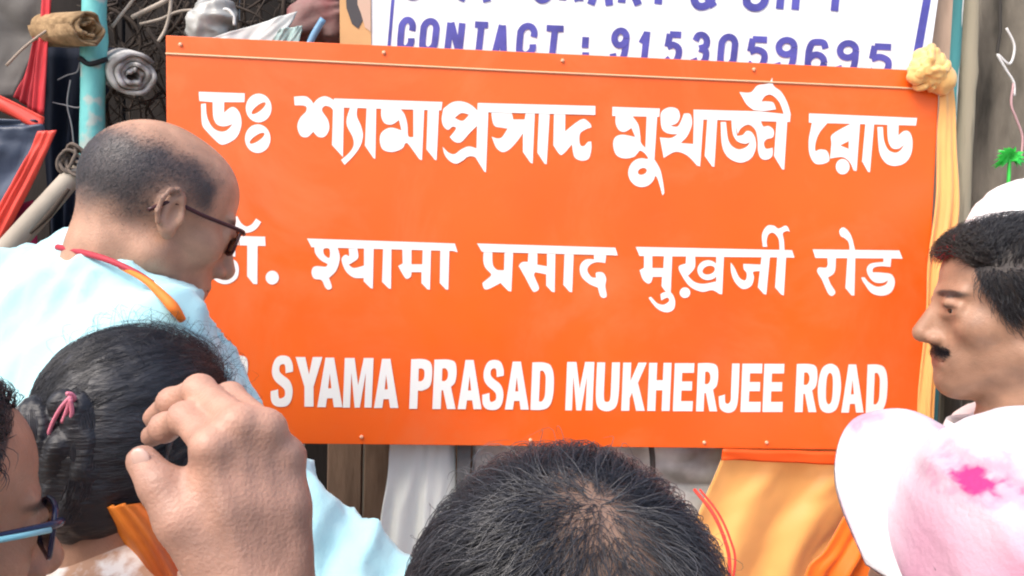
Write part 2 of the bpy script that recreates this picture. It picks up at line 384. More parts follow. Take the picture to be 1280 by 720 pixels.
def clothes(B, shirt_mat, trouser_mat, lower_edge=.75, sleeve=.062, amp=.004, step=.008, infl=.02, arms=None, neckr=.062, seed=3, collar=True, chest=None, cuff=1.0, ndrop=.035):
    """Shirt (torso and sleeves), trousers and two shoes over a body."""
    Nb, sh, pel, TF, TR, RT = [B[k] for k in ('Nb', 'sh', 'pel', 'TF', 'TR', 'RT')]; par = B['parent']
    ch = Nb*.7+pel*.3; ops = []
    for p in sh: ops.append(cone(Nb+np.array([0, 0, -ndrop]), p, .062+infl*.2, .064+infl*.3, .04))
    ops += [ell(ch, (.185+infl, .125+infl, .185), RT, .05), ell(pel+np.array([0, 0, .08]), (.165+infl, .12+infl, .2), RT, .08)]
    ops += [cone(pel, np.array([pel[0], pel[1], lower_edge]), .165, .185, .06)]
    for i, x in enumerate((-1, 1)):
        if arms and arms[i]: el, wr = [np.asarray(q, float) for q in arms[i]]
        else: el = sh[i]+TR*x*.05+np.array([0, 0, -.29]); wr = el+TF*.06+np.array([0, 0, -.25])
        ops.append(cone(sh[i], el, .072, sleeve, .04))
        if cuff > .2: ops.append(cone(el, el+(wr-el)*cuff, sleeve, .045, .03))
    ops += list(chest or ())
    ops += [cone(Nb+np.array([0, 0, .0])+TF*.01, Nb+np.array([0, 0, .2])+TF*.04, neckr, neckr+.02, .012, 's')]
    V, F = sdf(ops, step); V = wrinkle(V, F, amp, 15, (0.35, .1, 1), seed, .4, 3); 
    s_ = mesh('shirt', V, F, shirt_mat, par, True)
    if collar:
        mb = MB(); n = 40; c0 = Nb+TF*.012
        rings = []
        for z, r in ((-.016, neckr+.016), (.006, neckr+.010), (.016, neckr+.004), (.013, neckr-.002), (-.012, neckr-.004)):
            rings.append([c0+TF*z*.3+np.array([0, 0, z])+r*(math.cos(2*math.pi*k/n)*TR+math.sin(2*math.pi*k/n)*TF*1.08) for k in range(n)])
        VV = [v for rg in rings for v in rg]
        FF = [(i*n+k, i*n+(k+1) % n, (i+1)*n+(k+1) % n, (i+1)*n+k) for i in range(4) for k in range(n)]
        mesh('collar', VV, FF, shirt_mat, s_, True)
    ops = [ell(pel, (.165, .12, .13), RT, .03)]; 
    for x in (-1, 1):
        hip = pel+TR*x*.085; ops += [cone(hip, np.array([hip[0], hip[1], .1]), .09, .062, .03)]
    V, F = sdf(ops, .012); mesh('trousers', wrinkle(V, F, .003, 12, (0, 0, 1), 5), F, trouser_mat, par, True)
    for x in (-1, 1):
        an = pel+TR*x*.085; an = np.array([an[0], an[1], .045])
        V, F = sdf([cone(an, an+TF*.16, .046, .036, .02), ell(an+TF*.06, (.045, .13, .036), np.stack([TR, TF, [0, 0, 1.]], 1), .02)], .008)
        V[:, 2] = np.maximum(V[:, 2], .004); mesh('shoe', V, F, SHOE, par, True)
    return s_
def spectacles(B, frame_mat, w=.027, h=.018, y=.1, z=.004, tip=None, rr=.0017, temple_mat=None):
    T = B['T']; mb = MB()
    root = None
    for x in (-1, 1):
        pts = []
        for k in range(29):
            t = 2*math.pi*k/28; cx = abs(math.cos(t))**.55*math.copysign(1, math.cos(t)); cz = abs(math.sin(t))**.55*math.copysign(1, math.sin(t))
            pts.append(T(x*.0345+w*cx, y-.012*(x*(x*.0345+w*cx)/.06)**2*1.0, z+h*cz))
        mb.tube(pts, rr, 8, False)
    mb.tube([T(-.009, y, z+.006), T(0, y+.003, z+.009), T(.009, y, z+.006)], rr, 8)
    fr = mb.build('spectacles', frame_mat, B['parent'], True)
    for x in (-1, 1):
        tb = MB(); tb.tube(spline([T(x*.0615, y-.008, z+.011), T(x*.073, y-.02, z+.012), T(x*.0795, .03, z+.009), T(x*.0805, -.012, z+.008), T(x*.081, -.034, z-.012)], 5), [rr*1.5]*21, 8)
        tb.build('temple_arm', temple_mat or frame_mat, fr, True)
        pts = []
        for k in range(24):
            t = 2*math.pi*k/24; cx = abs(math.cos(t))**.55*math.copysign(1, math.cos(t)); cz = abs(math.sin(t))**.55*math.copysign(1, math.sin(t))
            pts.append(T(x*.0345+w*cx*.97, y-.012*(x*(x*.0345+w*cx)/.06)**2, z+h*cz*.97))
        ln = MB(); ln.prism(pts, .001, B['R'][:, 1]); ln.build('lens', GLASS, fr)
    return fr
# ------------------------------------------------------------------ materials
EYE = mat('eye_white', (.42, .37, .34), .25); IRIS = mat('eye_iris', (.02, .012, .008), .15)
SHOE = mat('shoe_leather', (.03, .02, .015), .45)
GLASS = bpy.data.materials.new('lens_glass'); GLASS.use_nodes = True
_n = GLASS.node_tree; _n.nodes.clear(); _o = _n.nodes.new('ShaderNodeOutputMaterial'); _t = _n.nodes.new('ShaderNodeBsdfTransparent'); _t.inputs[0].default_value = (.93, .96, .95, 1)
_g = _n.nodes.new('ShaderNodeBsdfGlossy'); _g.inputs['Roughness'].default_value = .03; _m = _n.nodes.new('ShaderNodeMixShader'); _f = _n.nodes.new('ShaderNodeFresnel'); _f.inputs[0].default_value = 1.5
_n.links.new(_f.outputs[0], _m.inputs[0]); _n.links.new(_t.outputs[0], _m.inputs[1]); _n.links.new(_g.outputs[0], _m.inputs[2]); _n.links.new(_m.outputs[0], _o.inputs[0])
ORANGE = mat('orange_vinyl', (.84, .130, .0105), .38, .5, .05, 3.0, .16, 6, col2=(.82, .104, .008))
def dusty(m, dust, amt):                       # dust film and rubbed gloss in uneven clouds
    n = m.node_tree; b = n.nodes['Principled BSDF']; tc = n.nodes.new('ShaderNodeTexCoord'); no = n.nodes.new('ShaderNodeTexNoise')
    no.inputs['Scale'].default_value = 5.5; no.inputs['Detail'].default_value = 9; no.inputs['Roughness'].default_value = .68; no.inputs['Distortion'].default_value = .6
    n.links.new(tc.outputs['Object'], no.inputs['Vector']); cr = n.nodes.new('ShaderNodeValToRGB'); cr.color_ramp.elements[0].position = .48; cr.color_ramp.elements[1].position = .78
    cr.color_ramp.elements[1].color = (amt, amt, amt, 1); n.links.new(no.outputs[0], cr.inputs[0])
    src = b.inputs['Base Color'].links[0].from_socket; mx = n.nodes.new('ShaderNodeMix'); mx.data_type = 'RGBA'; mx.inputs[7].default_value = (*dust, 1)
    n.links.new(cr.outputs[0], mx.inputs[0]); n.links.new(src, mx.inputs[6]); n.links.new(mx.outputs[2], b.inputs['Base Color'])
    mr = n.nodes.new('ShaderNodeMapRange'); mr.inputs[1].default_value = .35; mr.inputs[2].default_value = .7; mr.inputs[3].default_value = .28; mr.inputs[4].default_value = .55
    n.links.new(no.outputs[0], mr.inputs[0]); n.links.new(mr.outputs[0], b.inputs['Roughness'])
dusty(ORANGE, (.62, .30, .14), .22)
WHITE = mat('white_vinyl', (.84, .83, .80), .45)
STEEL = mat('painted_screw', (.80, .42, .26), .45, .5)
BOARD = mat('shop_board_white', (.80, .83, .86), .5, .4, .04, 4)
BLUE = mat('sign_paint_blue', (.085, .085, .36), .55, .3, .25, 30)
TIN = mat('rusty_tin', (.20, .12, .08), .8, .2, .5, 9, .5, 40)

# ------------------------------------------------------------------ ground
g = 150.0
mesh('ground', [(-g, -g, 0), (g, -g, 0), (g, g, 0), (-g, g, 0)], [(0, 1, 2, 3)], mat('dusty_ground', (.20, .17, .135), .9, .2, .35, 3, .6, 60), kind='structure')

# ------------------------------------------------------------------ lettering tools
def parse(s):
    out = []
    for t in s.split():
        c = t.endswith('c'); x, y = t.rstrip('c').split(','); out.append((float(x), float(y), c))
    return out
def smooth_poly(pts, n=5):
    m = len(pts); out = []
    for i in range(m):
        p0, p1, p2, p3 = [np.array(pts[(i+k) % m][:2]) for k in (-1, 0, 1, 2)]; c1, c2 = pts[i][2], pts[(i+1) % m][2]
        if c1 and c2: out.append(p1); continue
        t1 = (p2-p1)*.5 if c1 else (p2-p0)*.5; t2 = (p2-p1)*.5 if c2 else (p3-p1)*.5
        L = np.linalg.norm(p2-p1)
        for t_, a in ((t1, 0), (t2, 0)):
            q = np.linalg.norm(t_)
            if q > 1.2*L: t_ *= 1.2*L/q
        for k in range(n):
            t = k/n; h = t*t*t; q = t*t
            out.append((2*h-3*q+1)*p1+(h-2*q+t)*t1+(-2*h+3*q)*p2+(h-q)*t2)
    return out
class Lettering:
    """Flat cut-vinyl shapes lying on an upright board (y = const); outlines traced from the photo, put back on the board's plane."""
    def __init__(s, Y): s.Y = Y; s.mb = MB(); s.k = 0
    def poly(s, outer, holes=()):
        y = s.Y - .0007 - .00004*(s.k % 14); s.k += 1
        loops = [[Vector(PY(px, py, y)) for px, py in lp] for lp in (outer, *holes)]
        T = tessellate_polygon([[Vector((v.x, v.z, 0)) for v in lp] for lp in loops])
        V = [v for lp in loops for v in lp]; s.mb.add(V, T)
    def crop(s, x0, y0, sc, items):
        f = lambda p: (x0+p[0]/sc, y0+p[1]/sc)
        for it in items:
            parts = it.split('|'); s.poly([f(p) for p in smooth_poly(parse(parts[0]))], [[f(p) for p in smooth_poly(parse(h))] for h in parts[1:]])
    def ell(s, x0, y0, sc, cx, cy, rx, ry, hole=None):
        e = lambda cx, cy, rx, ry, a=0: [(x0+(cx+rx*math.cos(t)*math.cos(a)-ry*math.sin(t)*math.sin(a))/sc, y0+(cy+rx*math.cos(t)*math.sin(a)+ry*math.sin(t)*math.cos(a))/sc) for t in [2*math.pi*k/28 for k in range(28)]]
        s.poly(e(cx, cy, rx, ry), [e(*hole)] if hole else ())
    def glyph(s, g, x0, x1, ytop, ybot, slant=0, slope=0):
        for it in g.split('/'):
            parts = it.split('|')
            f = lambda p: (x0+(x1-x0)*p[0]+slant*p[1], ytop+(ybot-ytop)*p[1]+slope*(x1-x0)*p[0])
            s.poly([f(p) for p in smooth_poly(parse(parts[0]))], [[f(p) for p in smooth_poly(parse(h))] for h in parts[1:]])
    def stroke(s, pts, wd):
        P = spline([np.array(p, float) for p in pts], 6) if len(pts) > 2 else [np.array(p, float) for p in pts]
        m = len(P); Lf, Rt = [], []
        for i in range(m):
            t = nrm(P[min(i+1, m-1)]-P[max(i-1, 0)]); n = np.array([-t[1], t[0]])
            Lf.append(P[i]+n*wd/2); Rt.append(P[i]-n*wd/2)
        y = s.Y - .0007 - .00004*(s.k % 14); s.k += 1
        V = [PY(*q, y-5e-6*i) for i, pr in enumerate(zip(Lf, Rt)) for q in pr]
        s.mb.add(V, [(2*i, 2*i+1, 2*i+3, 2*i+2) for i in range(m-1)])
    def build(s, name, mt, parent, label=None): return s.mb.build(name, mt, parent, label=label)
GL = {
 'D': '0,0c .5,0 .84,.07 1,.3 1,.7 .84,.93 .5,1 0,1c|.37,.18c .5,.18 .62,.28 .64,.5 .62,.72 .5,.82 .37,.82c',
 'R': '0,0c .6,0 .9,.06 .98,.26 .93,.46 .76,.55c 1,1c .63,1c .43,.62c .36,.62c .36,1c 0,1c|.36,.18c .5,.18 .6,.25 .6,.36 .5,.43 .36,.43c',
 'P': '0,0c .6,0 .92,.08 1,.3 .92,.54 .6,.63 .37,.63c .37,1c 0,1c|.37,.19c .52,.19 .63,.24 .63,.37 .52,.44 .37,.44c',
 'A': '0,1c .33,0c .67,0c 1,1c .66,1c .61,.82c .39,.82c .34,1c|.435,.62c .5,.32c .565,.62c',
 'Y': '0,0c .36,0c .5,.35c .64,0c 1,0c .67,.6c .67,1c .33,1c .33,.6c',
 'M': '0,0c .34,0c .5,.55c .66,0c 1,0c 1,1c .75,1c .75,.3c .59,1c .41,1c .25,.3c .25,1c 0,1c',
 'U': '0,0c .35,0c .35,.66c .4,.8 .6,.8 .65,.66c .65,0c 1,0c 1,.68 .88,.93 .5,1.01 .12,.93 0,.68',
 'K': '0,0c .34,0c .34,.38c .65,0c 1,0c .66,.42c 1,1c .63,1c .43,.62c .34,.74c .34,1c 0,1c',
 'H': '0,0c .36,0c .36,.36c .64,.36c .64,0c 1,0c 1,1c .64,1c .64,.57c .36,.57c .36,1c 0,1c',
 'E': '0,0c 1,0c 1,.2c .4,.2c .4,.38c .93,.38c .93,.57c .4,.57c .4,.79c 1,.79c 1,1c 0,1c',
 'J': '0,.68c .32,.64c .35,.8 .5,.83 .62,.76 .62,.6c .62,0c 1,0c 1,.7 .88,.95 .5,1.02 .1,.93',
 'O': '.5,-.01 .85,.08 1,.35 1,.65 .85,.93 .5,1.01 .15,.93 0,.65 0,.35 .15,.08|.5,.18 .62,.26 .65,.5 .62,.75 .5,.83 .38,.75 .35,.5 .38,.26',
 'S': '0,.7c .34,.66c .38,.82 .5,.84 .65,.79 .64,.68 .5,.61 .2,.5 .04,.36 .05,.18 .22,.03 .5,-.01 .8,.03 .96,.18 .98,.31c .65,.34c .61,.19 .5,.16 .37,.2 .37,.3 .5,.37 .84,.49 .99,.65 .97,.85 .8,.98 .5,1.01 .2,.98 .04,.88',
 '.': '0,.78c 1,.78c 1,1c 0,1c'}

# ------------------------------------------------------------------ the orange road name sign
def sign():
    c = [PY(207, 44), PY(1175, 89), PY(1151, 563), PY(211, 553)]
    root = empty('road_sign', (0, 0, 0), 'large orange road name sign with white lettering in three scripts', 'road sign')
    b = MB(); b.prism(c, .016, (0, 1, 0)); bevel(fixn(b.build('panel', ORANGE, root)), .0015)
    s = MB(); s.tube([PY(207, 67, -.0012), PY(640, 88.5, -.0012), PY(1174, 112, -.0012)], .0015, 6); s.build('seam', mat('seam_white', (.82, .5, .3), .5), root)
    for x, y in ((226, 56), (480, 66), (703, 76), (942, 87), (663, 550), (452, 546), (880, 553), (958, 553), (1128, 553)):
        m = MB(); p = PY(x, y, 0); m.tube([p+[0, .001, 0], p+[0, -.0025, 0], p+[0, -.0035, 0]], [.003, .003, .0018], 12); m.build('screw', STEEL, root, True)
    L = Lettering(0)
    L.crop(240, 100, 6, ['50,88c 396,100c 394,166c 242,166c 240,245c 292,205 330,212 362,260 370,340 335,430 255,480 205,478 110,385 75,330 68,180c 105,175c 112,270 150,350 205,385 260,378 305,330c 245,348 190,335 160,280 155,166c 55,158c'])
    L.ell(240, 100, 6, 500, 210, 97, 108, (500, 212, 66, 22, -.68)); L.ell(240, 100, 6, 493, 440, 96, 108, (488, 437, 66, 22, -.6))
    L.crop(360, 100, 6, ['45,125c 130,122 172,150 190,178c 225,140 280,122 345,150c 345,240c 320,205 275,195 255,230 300,300 308,370 275,425 225,425 190,388c 145,428 95,418 70,350 90,285 135,235 130,195 50,190c',
        '340,150c 420,160c 412,578c 330,488c', '468,200c 522,200c 517,270 548,345 562,415 545,490 495,565 425,637c 398,600c 460,545 492,490 485,430 445,350 440,290', '590,200c 662,205c 655,592c 640,585c 577,492c'])
    L.crop(470, 100, 6, ['-315,138c 498,165c 490,228c -315,205c',
        '40,205c 172,205c 215,260 236,340 242,420 280,428c 280,210c 362,215c 345,602c 325,595c 240,478 220,475 195,515 120,540 50,520 28,450 45,390 110,357 192,378c 172,300c 120,334 65,324 40,275',
        '388,215c 472,225c 455,602c 440,598c 378,520c', '505,215c 570,168 640,160 710,185 772,240c 772,330c 700,400 640,465 590,464 553,428c 600,365 575,350 540,374 505,345 493,290|590,285c 640,248 698,260c 650,306',
        '762,175c 845,180c 825,692c 812,688c 752,590c', '500,500c 545,545 590,555 640,520 700,498 770,520c 765,600c 735,575 690,575 650,605 600,628 550,605 515,560'])
    L.crop(600, 100, 6, ['-15,172c 865,195c 865,262c -15,240c',
        '85,230c 235,235c 250,296c 335,296c 345,230c 412,230c 395,627c 378,620c 322,540c 322,400c 270,470 215,525 165,540 120,505 88,425c 130,438 165,428 207,364c 165,358 110,345 90,290',
        '443,230c 524,235c 500,632c 484,628c 430,545c', '555,235c 640,235c 638,385c 720,320 780,292 830,330c 836,355c 790,372 752,400 745,450 755,490 780,495 810,465 834,462c 835,520 815,590 760,605 710,580 695,525 690,482c 640,540 612,562 590,550 550,490c'])
    L.crop(755, 95, 4.8, ['50,185c 335,195c 332,245c 50,240c',
        '70,235c 165,235c 205,290 218,360 222,400 248,432c 256,235c 320,235c 302,505c 270,502c 248,468 218,448 200,465 180,485 125,495 75,475 55,420 65,370 110,352 187,366c 165,312c 125,335 90,325 70,285',
        '200,508c 295,490c 340,570 362,700 350,716c 335,660 315,605 280,585c',
        '340,270 345,215 390,188 440,198 456,240 440,280 400,298c 445,300 480,225c 518,230 528,290 500,360 460,402c 535,408c 540,205c 600,210c 577,542c 558,538c 500,478 430,455 358,492c 335,368c 400,372 440,350c 385,345 350,320'])
    L.ell(755, 95, 4.8, 227, 580, 82, 87, (230, 572, 28, 19, -.4))
    L.crop(860, 95, 6, ['42,252c 540,265c 770,290c 765,345c 42,325c', '145,315c 220,315c 198,682c 180,678c 125,600c',
        '245,345c 285,345c 300,470 330,525 385,550 440,530 465,495c 430,508 370,490 335,430 325,325c 380,325c 360,380 368,450c 410,442 440,412 478,422 505,470 508,545 470,620 390,650 300,610 255,520',
        '350,325c 545,335c 565,378 605,375 642,405 638,458 590,475 570,505 585,545 635,538c 632,600 590,628 545,615 525,560 522,480 505,405 455,365 400,390 372,435c 360,380',
        '665,330c 745,330c 722,702c 705,700c 645,600c', '385,120c 470,122 520,72 600,55 632,12c 642,72 700,120 745,200 772,290c 720,300c 712,265 680,190 625,142 580,150 550,192c 590,190 640,200 660,250c 570,262 490,255c 440,215 410,165'])
    L.crop(1000, 120, 6, ['68,130c 878,165c 870,222c 66,200c', '90,195c 205,205c 150,270 120,340 115,410 150,400 200,410 218,450 215,490 160,512 105,500 70,430 65,330 80,250',
        '240,290 385,205c 450,210c 425,562c 402,560c 375,500 330,462 280,460 225,470c 235,360|303,370c 365,338c 365,397c', '490,210c 556,210c 525,572c 510,570c 465,490c',
        '580,232c 622,232c 630,330 660,400 710,425 750,410 782,365c 740,395 690,390 660,330 655,210c 740,215c 738,295c 780,262 820,270 843,330 835,430 790,500 710,525 640,500 595,420'])
    L.ell(1000, 120, 6, 320, 530, 52, 58)
    L.build('lettering', WHITE, root, 'white Bengali lettering of the top line')
    L = Lettering(0)
    L.stroke([(240+x/6, 260+y/6) for x, y in ((318, 72), (352, 130), (405, 162), (462, 142), (500, 92))], 8)
    L.crop(240, 260, 6, ['350,210c 548,215c 552,285c 358,280c', '415,275c 492,275c 490,572c 460,570c 413,512c', '150,205c 350,210c 350,278c 150,272c', '250,270c 325,275c 325,365c 250,365c',
        '135,410c 200,432 230,395 290,380 335,405 352,460 335,530 265,570 190,555 120,490c 150,480 200,505 270,500 307,465c 240,472 180,455'])
    L.ell(240, 260, 6, 602, 522, 50, 52)
    L.crop(380, 270, 4.8, ['18,135c 905,165c 922,218c 895,210c 45,187c', '62,182c 200,185c 215,250 195,325 150,372c 167,428 145,442 125,425 105,385 60,375 45,335 65,302 130,304 142,288c 100,265 68,225|118,198 152,198 152,250 122,232',
        '268,195c 320,195c 325,250 290,280 268,292c 300,312 360,297c 360,190c 418,193c 413,437c 398,432c 358,392c 358,372c 300,370 250,330 225,260 250,232 270,240', '475,195c 525,197c 522,437c 508,435c 468,395c',
        '590,200c 645,202c 645,290c 710,290c 712,203c 762,205c 756,442c 740,440c 705,403c 705,337c 645,337c 640,365 615,377 595,355 565,300c 592,285c', '818,206c 872,208c 866,442c 850,440c 815,403c'])
    L.crop(590, 270, 4.8, ['30,165c 860,190c 875,237c 820,235c 60,215c', '70,212c 122,214c 125,290 150,322 192,325c 195,217c 247,219c 236,454c 218,450c 180,412 172,402c 95,440 72,435 62,402c 112,360 112,345 80,310 68,270',
        '338,222c 392,224c 392,292c 450,302c 450,226c 500,228c 496,457c 480,455c 445,418c 445,350c 380,337c 372,355 402,430 390,450 365,452 320,370 280,300c 300,277 335,275c', '555,228c 610,230c 601,457c 585,455c 548,413c',
        '730,233c 805,235c 800,282c 750,277 710,292 692,325 715,365 745,370c 745,340 785,340 805,375 800,420 808,480 790,492 770,480 755,430c 700,405 655,360 648,300 680,262 733,260c'])
    L.crop(790, 270, 4.8, ['22,185c 960,205c 975,250c 45,240c', '72,232c 122,234c 122,312c 188,313c 192,235c 242,237c 232,462c 205,457 177,420c 180,365c 125,365c 115,397 95,405 65,380 45,325c 72,310c', '170,470c 190,458 232,458 258,505 250,560 205,578 150,555 100,492 115,485c 150,522 190,532 222,510 212,490 175,507c',
        '325,235c 378,237c 378,305 350,345 335,358c 375,395 430,407 505,392c 505,238c 552,240c 541,470c 525,468c 480,445 420,455 350,425 300,360 280,305 322,285c',
        '592,278c 615,310 645,370 680,385 688,345 670,318 668,287c 780,292c 780,332c 728,335 732,370 715,420 665,438 620,400 595,340', '778,238c 828,240c 806,472c 790,468c 755,428c', '872,238c 925,240c 911,477c 895,472c 858,428c',
        '785,185c 780,110 810,60 850,58 880,75 925,58 948,95c 930,90 905,105 912,150 915,205c 885,205c 880,140 850,102 820,110 808,150 812,185c'])
    L.ell(790, 270, 4.8, 456, 325, 64, 60, (460, 325, 38, 25, -.3)); L.ell(790, 270, 4.8, 318, 460, 32, 32)
    L.crop(990, 270, 6, ['155,250c 805,258c 830,320c 175,315c', '265,310c 330,312c 325,400 310,435 270,460c 290,510 325,570 300,600 270,580 225,480 190,420 200,387 255,387 268,360c', '415,312c 475,312c 468,597c 445,595c 400,540c',
        '432,262c 425,200 395,167 365,150 355,110 380,85 410,100 445,150 475,262c', '685,312c 745,314c 740,382c 660,377 610,392 605,422c 680,425 750,440 772,500 745,570 680,598 600,580 550,520 520,465 545,460c 580,500 640,530 700,515 720,483c 680,502 620,497 580,460 560,400 590,357 685,345c'])
    L.build('lettering', WHITE, root, 'white Hindi lettering of the middle line')
    L = Lettering(0)
    xs = [('D', 256, 283, 443, 503), ('R', 285, 311, 444.3, 504), ('.', 316, 325, 445, 507), ('S', 340, 367.5, 445, 508), ('Y', 369.5, 403, 446.3, 508.3), ('A', 396.5, 428, 447, 509), ('M', 431, 467, 447.5, 509.5), ('A', 467.5, 498, 448.5, 510),
          ('P', 514, 541, 449, 511), ('R', 543, 572, 449.5, 511.3), ('A', 572, 602, 450, 511.5), ('S', 604.5, 631, 450.5, 512), ('A', 631, 661, 452, 512), ('D', 665.5, 693, 453, 512.3),
          ('M', 709, 743, 452.5, 513), ('U', 746.5, 775, 453, 513.5), ('K', 779, 808.5, 453.3, 513.5), ('H', 811.5, 839.5, 453.6, 513.7), ('E', 843.5, 868, 454, 514), ('R', 872.5, 899, 454, 514.2), ('J', 900, 924.5, 454.4, 514.8), ('E', 928, 953, 454.6, 515), ('E', 955.5, 980.5, 454.8, 515),
          ('R', 996, 1023, 455, 515.2), ('O', 1024, 1052, 455.2, 515.6), ('A', 1051.5, 1079.5, 455.5, 515.8), ('D', 1084.5, 1110, 455.7, 516)]
    for ch, a, b_, t, bt in xs: L.glyph(GL[ch], a, b_, t, bt, slant=0 if ch in 'AY' else -2.5)
    L.build('lettering', WHITE, root, 'white English capitals of the bottom line')
sign()

# ------------------------------------------------------------------ the shop's blue and white board behind it
def shop_board():
    Y = .06
    root = empty('shop_sign', (0, 0, 0), 'white shop board with blue painted capitals, half hidden behind the orange sign', 'shop sign')
    b = MB(); b.prism([PY(462, -120, Y), PY(1188, -110, Y), PY(1150, 160, Y), PY(466, 130, Y)], .012, (0, 1, 0)); fixn(b.build('panel', BOARD, root))
    for q in (((499, -119), (503, -119), (483, 120), (479, 120)), ((1172, -100), (1181, -100), (1141, 130), (1130, 130))):
        m = MB(); m.add([PY(x, y, Y-.0006) for x, y in q], [(0, 1, 2, 3)]); m.build('border', BLUE, root)
    L = Lettering(Y)
    def st(pts, x0, x1, y0, h=44, wd=8.2, sl=-4, slope=0.045):
        W = x1-x0-wd; f = lambda p: (x0+wd/2+W*p[0]+sl*(p[1]-.0)+2, y0+wd/2+(h-wd)*p[1]+slope*W*p[0])
        L.stroke([f(p) for p in pts], wd)
    arc = lambda cx, cy, rx, ry, a0, a1, n=9: [(cx+rx*math.cos(math.radians(a0+(a1-a0)*k/n)), cy+ry*math.sin(math.radians(a0+(a1-a0)*k/n))) for k in range(n+1)]
    G = {'C': [arc(.5, .28, .5, .28, 20, -180)+arc(.5, .72, .5, .28, 180, -20)[1:]], 'O': [arc(.5, .28, .5, .28, 0, -180)+arc(.5, .72, .5, .28, 180, 0)[1:]+[(1, .28), (1, .2)]],
         'N': [[(0, 1), (0, 0)], [(0.05, 0), (.95, 1)], [(1, 1), (1, 0)]], 'T': [[(-.1, 0.03), (1.1, 0.03)], [(.5, 0), (.5, 1)]], 'A': [[(0, 1.1), (.46, 0)], [(.54, 0), (1, 1.1)], [(.2, .7), (.8, .7)]],
         '9': [arc(.5, .25, .5, .25, 0, 360, 16), [(1, .25), (1, .7), (.85, .97), (.5, 1), (.15, .97), (0, .8)]], '6': [arc(.5, .72, .5, .28, 0, 360, 16), [(1, .22), (.85, .03), (.5, 0), (.15, .05), (0, .3), (0, .72)]],
         '1': [[(.6, 0), (.6, 1)], [(.05, .42), (.6, .05)]], '5': [[(1.05, .02), (.15, .02)], [(.15, 0), (.08, .45)], [(.06, .46), (.5, .38), (.95, .5), (1, .75), (.8, .97), (.4, 1), (0, .85)]],
         '3': [[(0, .2), (.2, .02), (.6, 0), (.95, .15), (.9, .38), (.4, .47)], [(.4, .47), (.95, .55), (1, .8), (.7, 1), (.25, 1), (0, .82)]],
         '0': [arc(.5, .28, .5, .28, 0, -180)+arc(.5, .72, .5, .28, 180, 0)[1:]+[(1, .28), (1, .2)]],
         'S': [[(1, .2), (.8, .02), (.3, 0), (0, .2), (.15, .42), (.8, .56), (1, .8), (.75, 1), (.25, 1), (0, .82)]], 'I': [[(.5, 0), (.5, 1)]], 'R': [[(0, 1), (0, 0)], [(0, .02), (.7, .02), (1, .25), (.7, .5), (0, .5)], [(.45, .5), (1, 1.05)]],
         'Y': [[(0, 0), (.5, .5)], [(1, 0), (.5, .5)], [(.5, .45), (.5, 1)]], 'G': [arc(.5, .28, .5, .28, 20, -180)+arc(.5, .72, .5, .28, 180, 0)[1:]+[(1, .55)], [(.55, .55), (1.1, .55)]], 'F': [[(0, 1), (0, 0)], [(0, .02), (1, .02)], [(0, .48), (.85, .48)]],
         '&': [[(1.05, 1), (.15, .3), (.25, .03), (.6, .02), (.7, .2), (.15, .6), (0, .8), (.25, 1), (.7, .95), (1.05, .55)]]}
    for ch, a, b_, t in (('C', 497, 519, 20.5), ('O', 524.5, 548.5, 22), ('N', 557, 580, 24), ('T', 589, 611, 25.5), ('A', 616, 636, 27), ('C', 645.5, 671, 28), ('T', 679, 705, 30),
                         ('9', 763, 786, 34), ('1', 797, 815, 35), ('5', 829, 853, 38), ('3', 864, 887, 39.5), ('0', 897, 922, 41.5), ('5', 932, 960, 44), ('9', 968.5, 996, 45.5), ('6', 1006.5, 1035, 48), ('9', 1045, 1073, 49.5), ('5', 1084, 1115, 53)):
        for p in G[ch]: st(p, a, b_, t)
    for dy in (0, 19): L.poly([(728, 46+dy), (736.5, 46.4+dy), (735.3, 60+dy), (727, 59.6+dy)])
    for ch, a, b_, t in (('S', 505, 530, -51), ('T', 535, 563, -49.5), ('A', 573, 616, -48.5), ('T', 617, 645, -47.5), ('I', 649, 660, -46.5), ('O', 666, 693, -46), ('N', 700, 731, -45), ('A', 736, 769, -43.5), ('R', 774, 805, -42), ('Y', 808, 841, -40.5),
                         ('&', 864, 898, -38), ('G', 929, 962, -36), ('I', 970, 983, -34), ('F', 991, 1014, -33), ('T', 1026, 1064, -32)):
        for p in G[ch]: st(p, a, b_, t, 50, 9.6)
    L.build('lettering', BLUE, root)
shop_board()

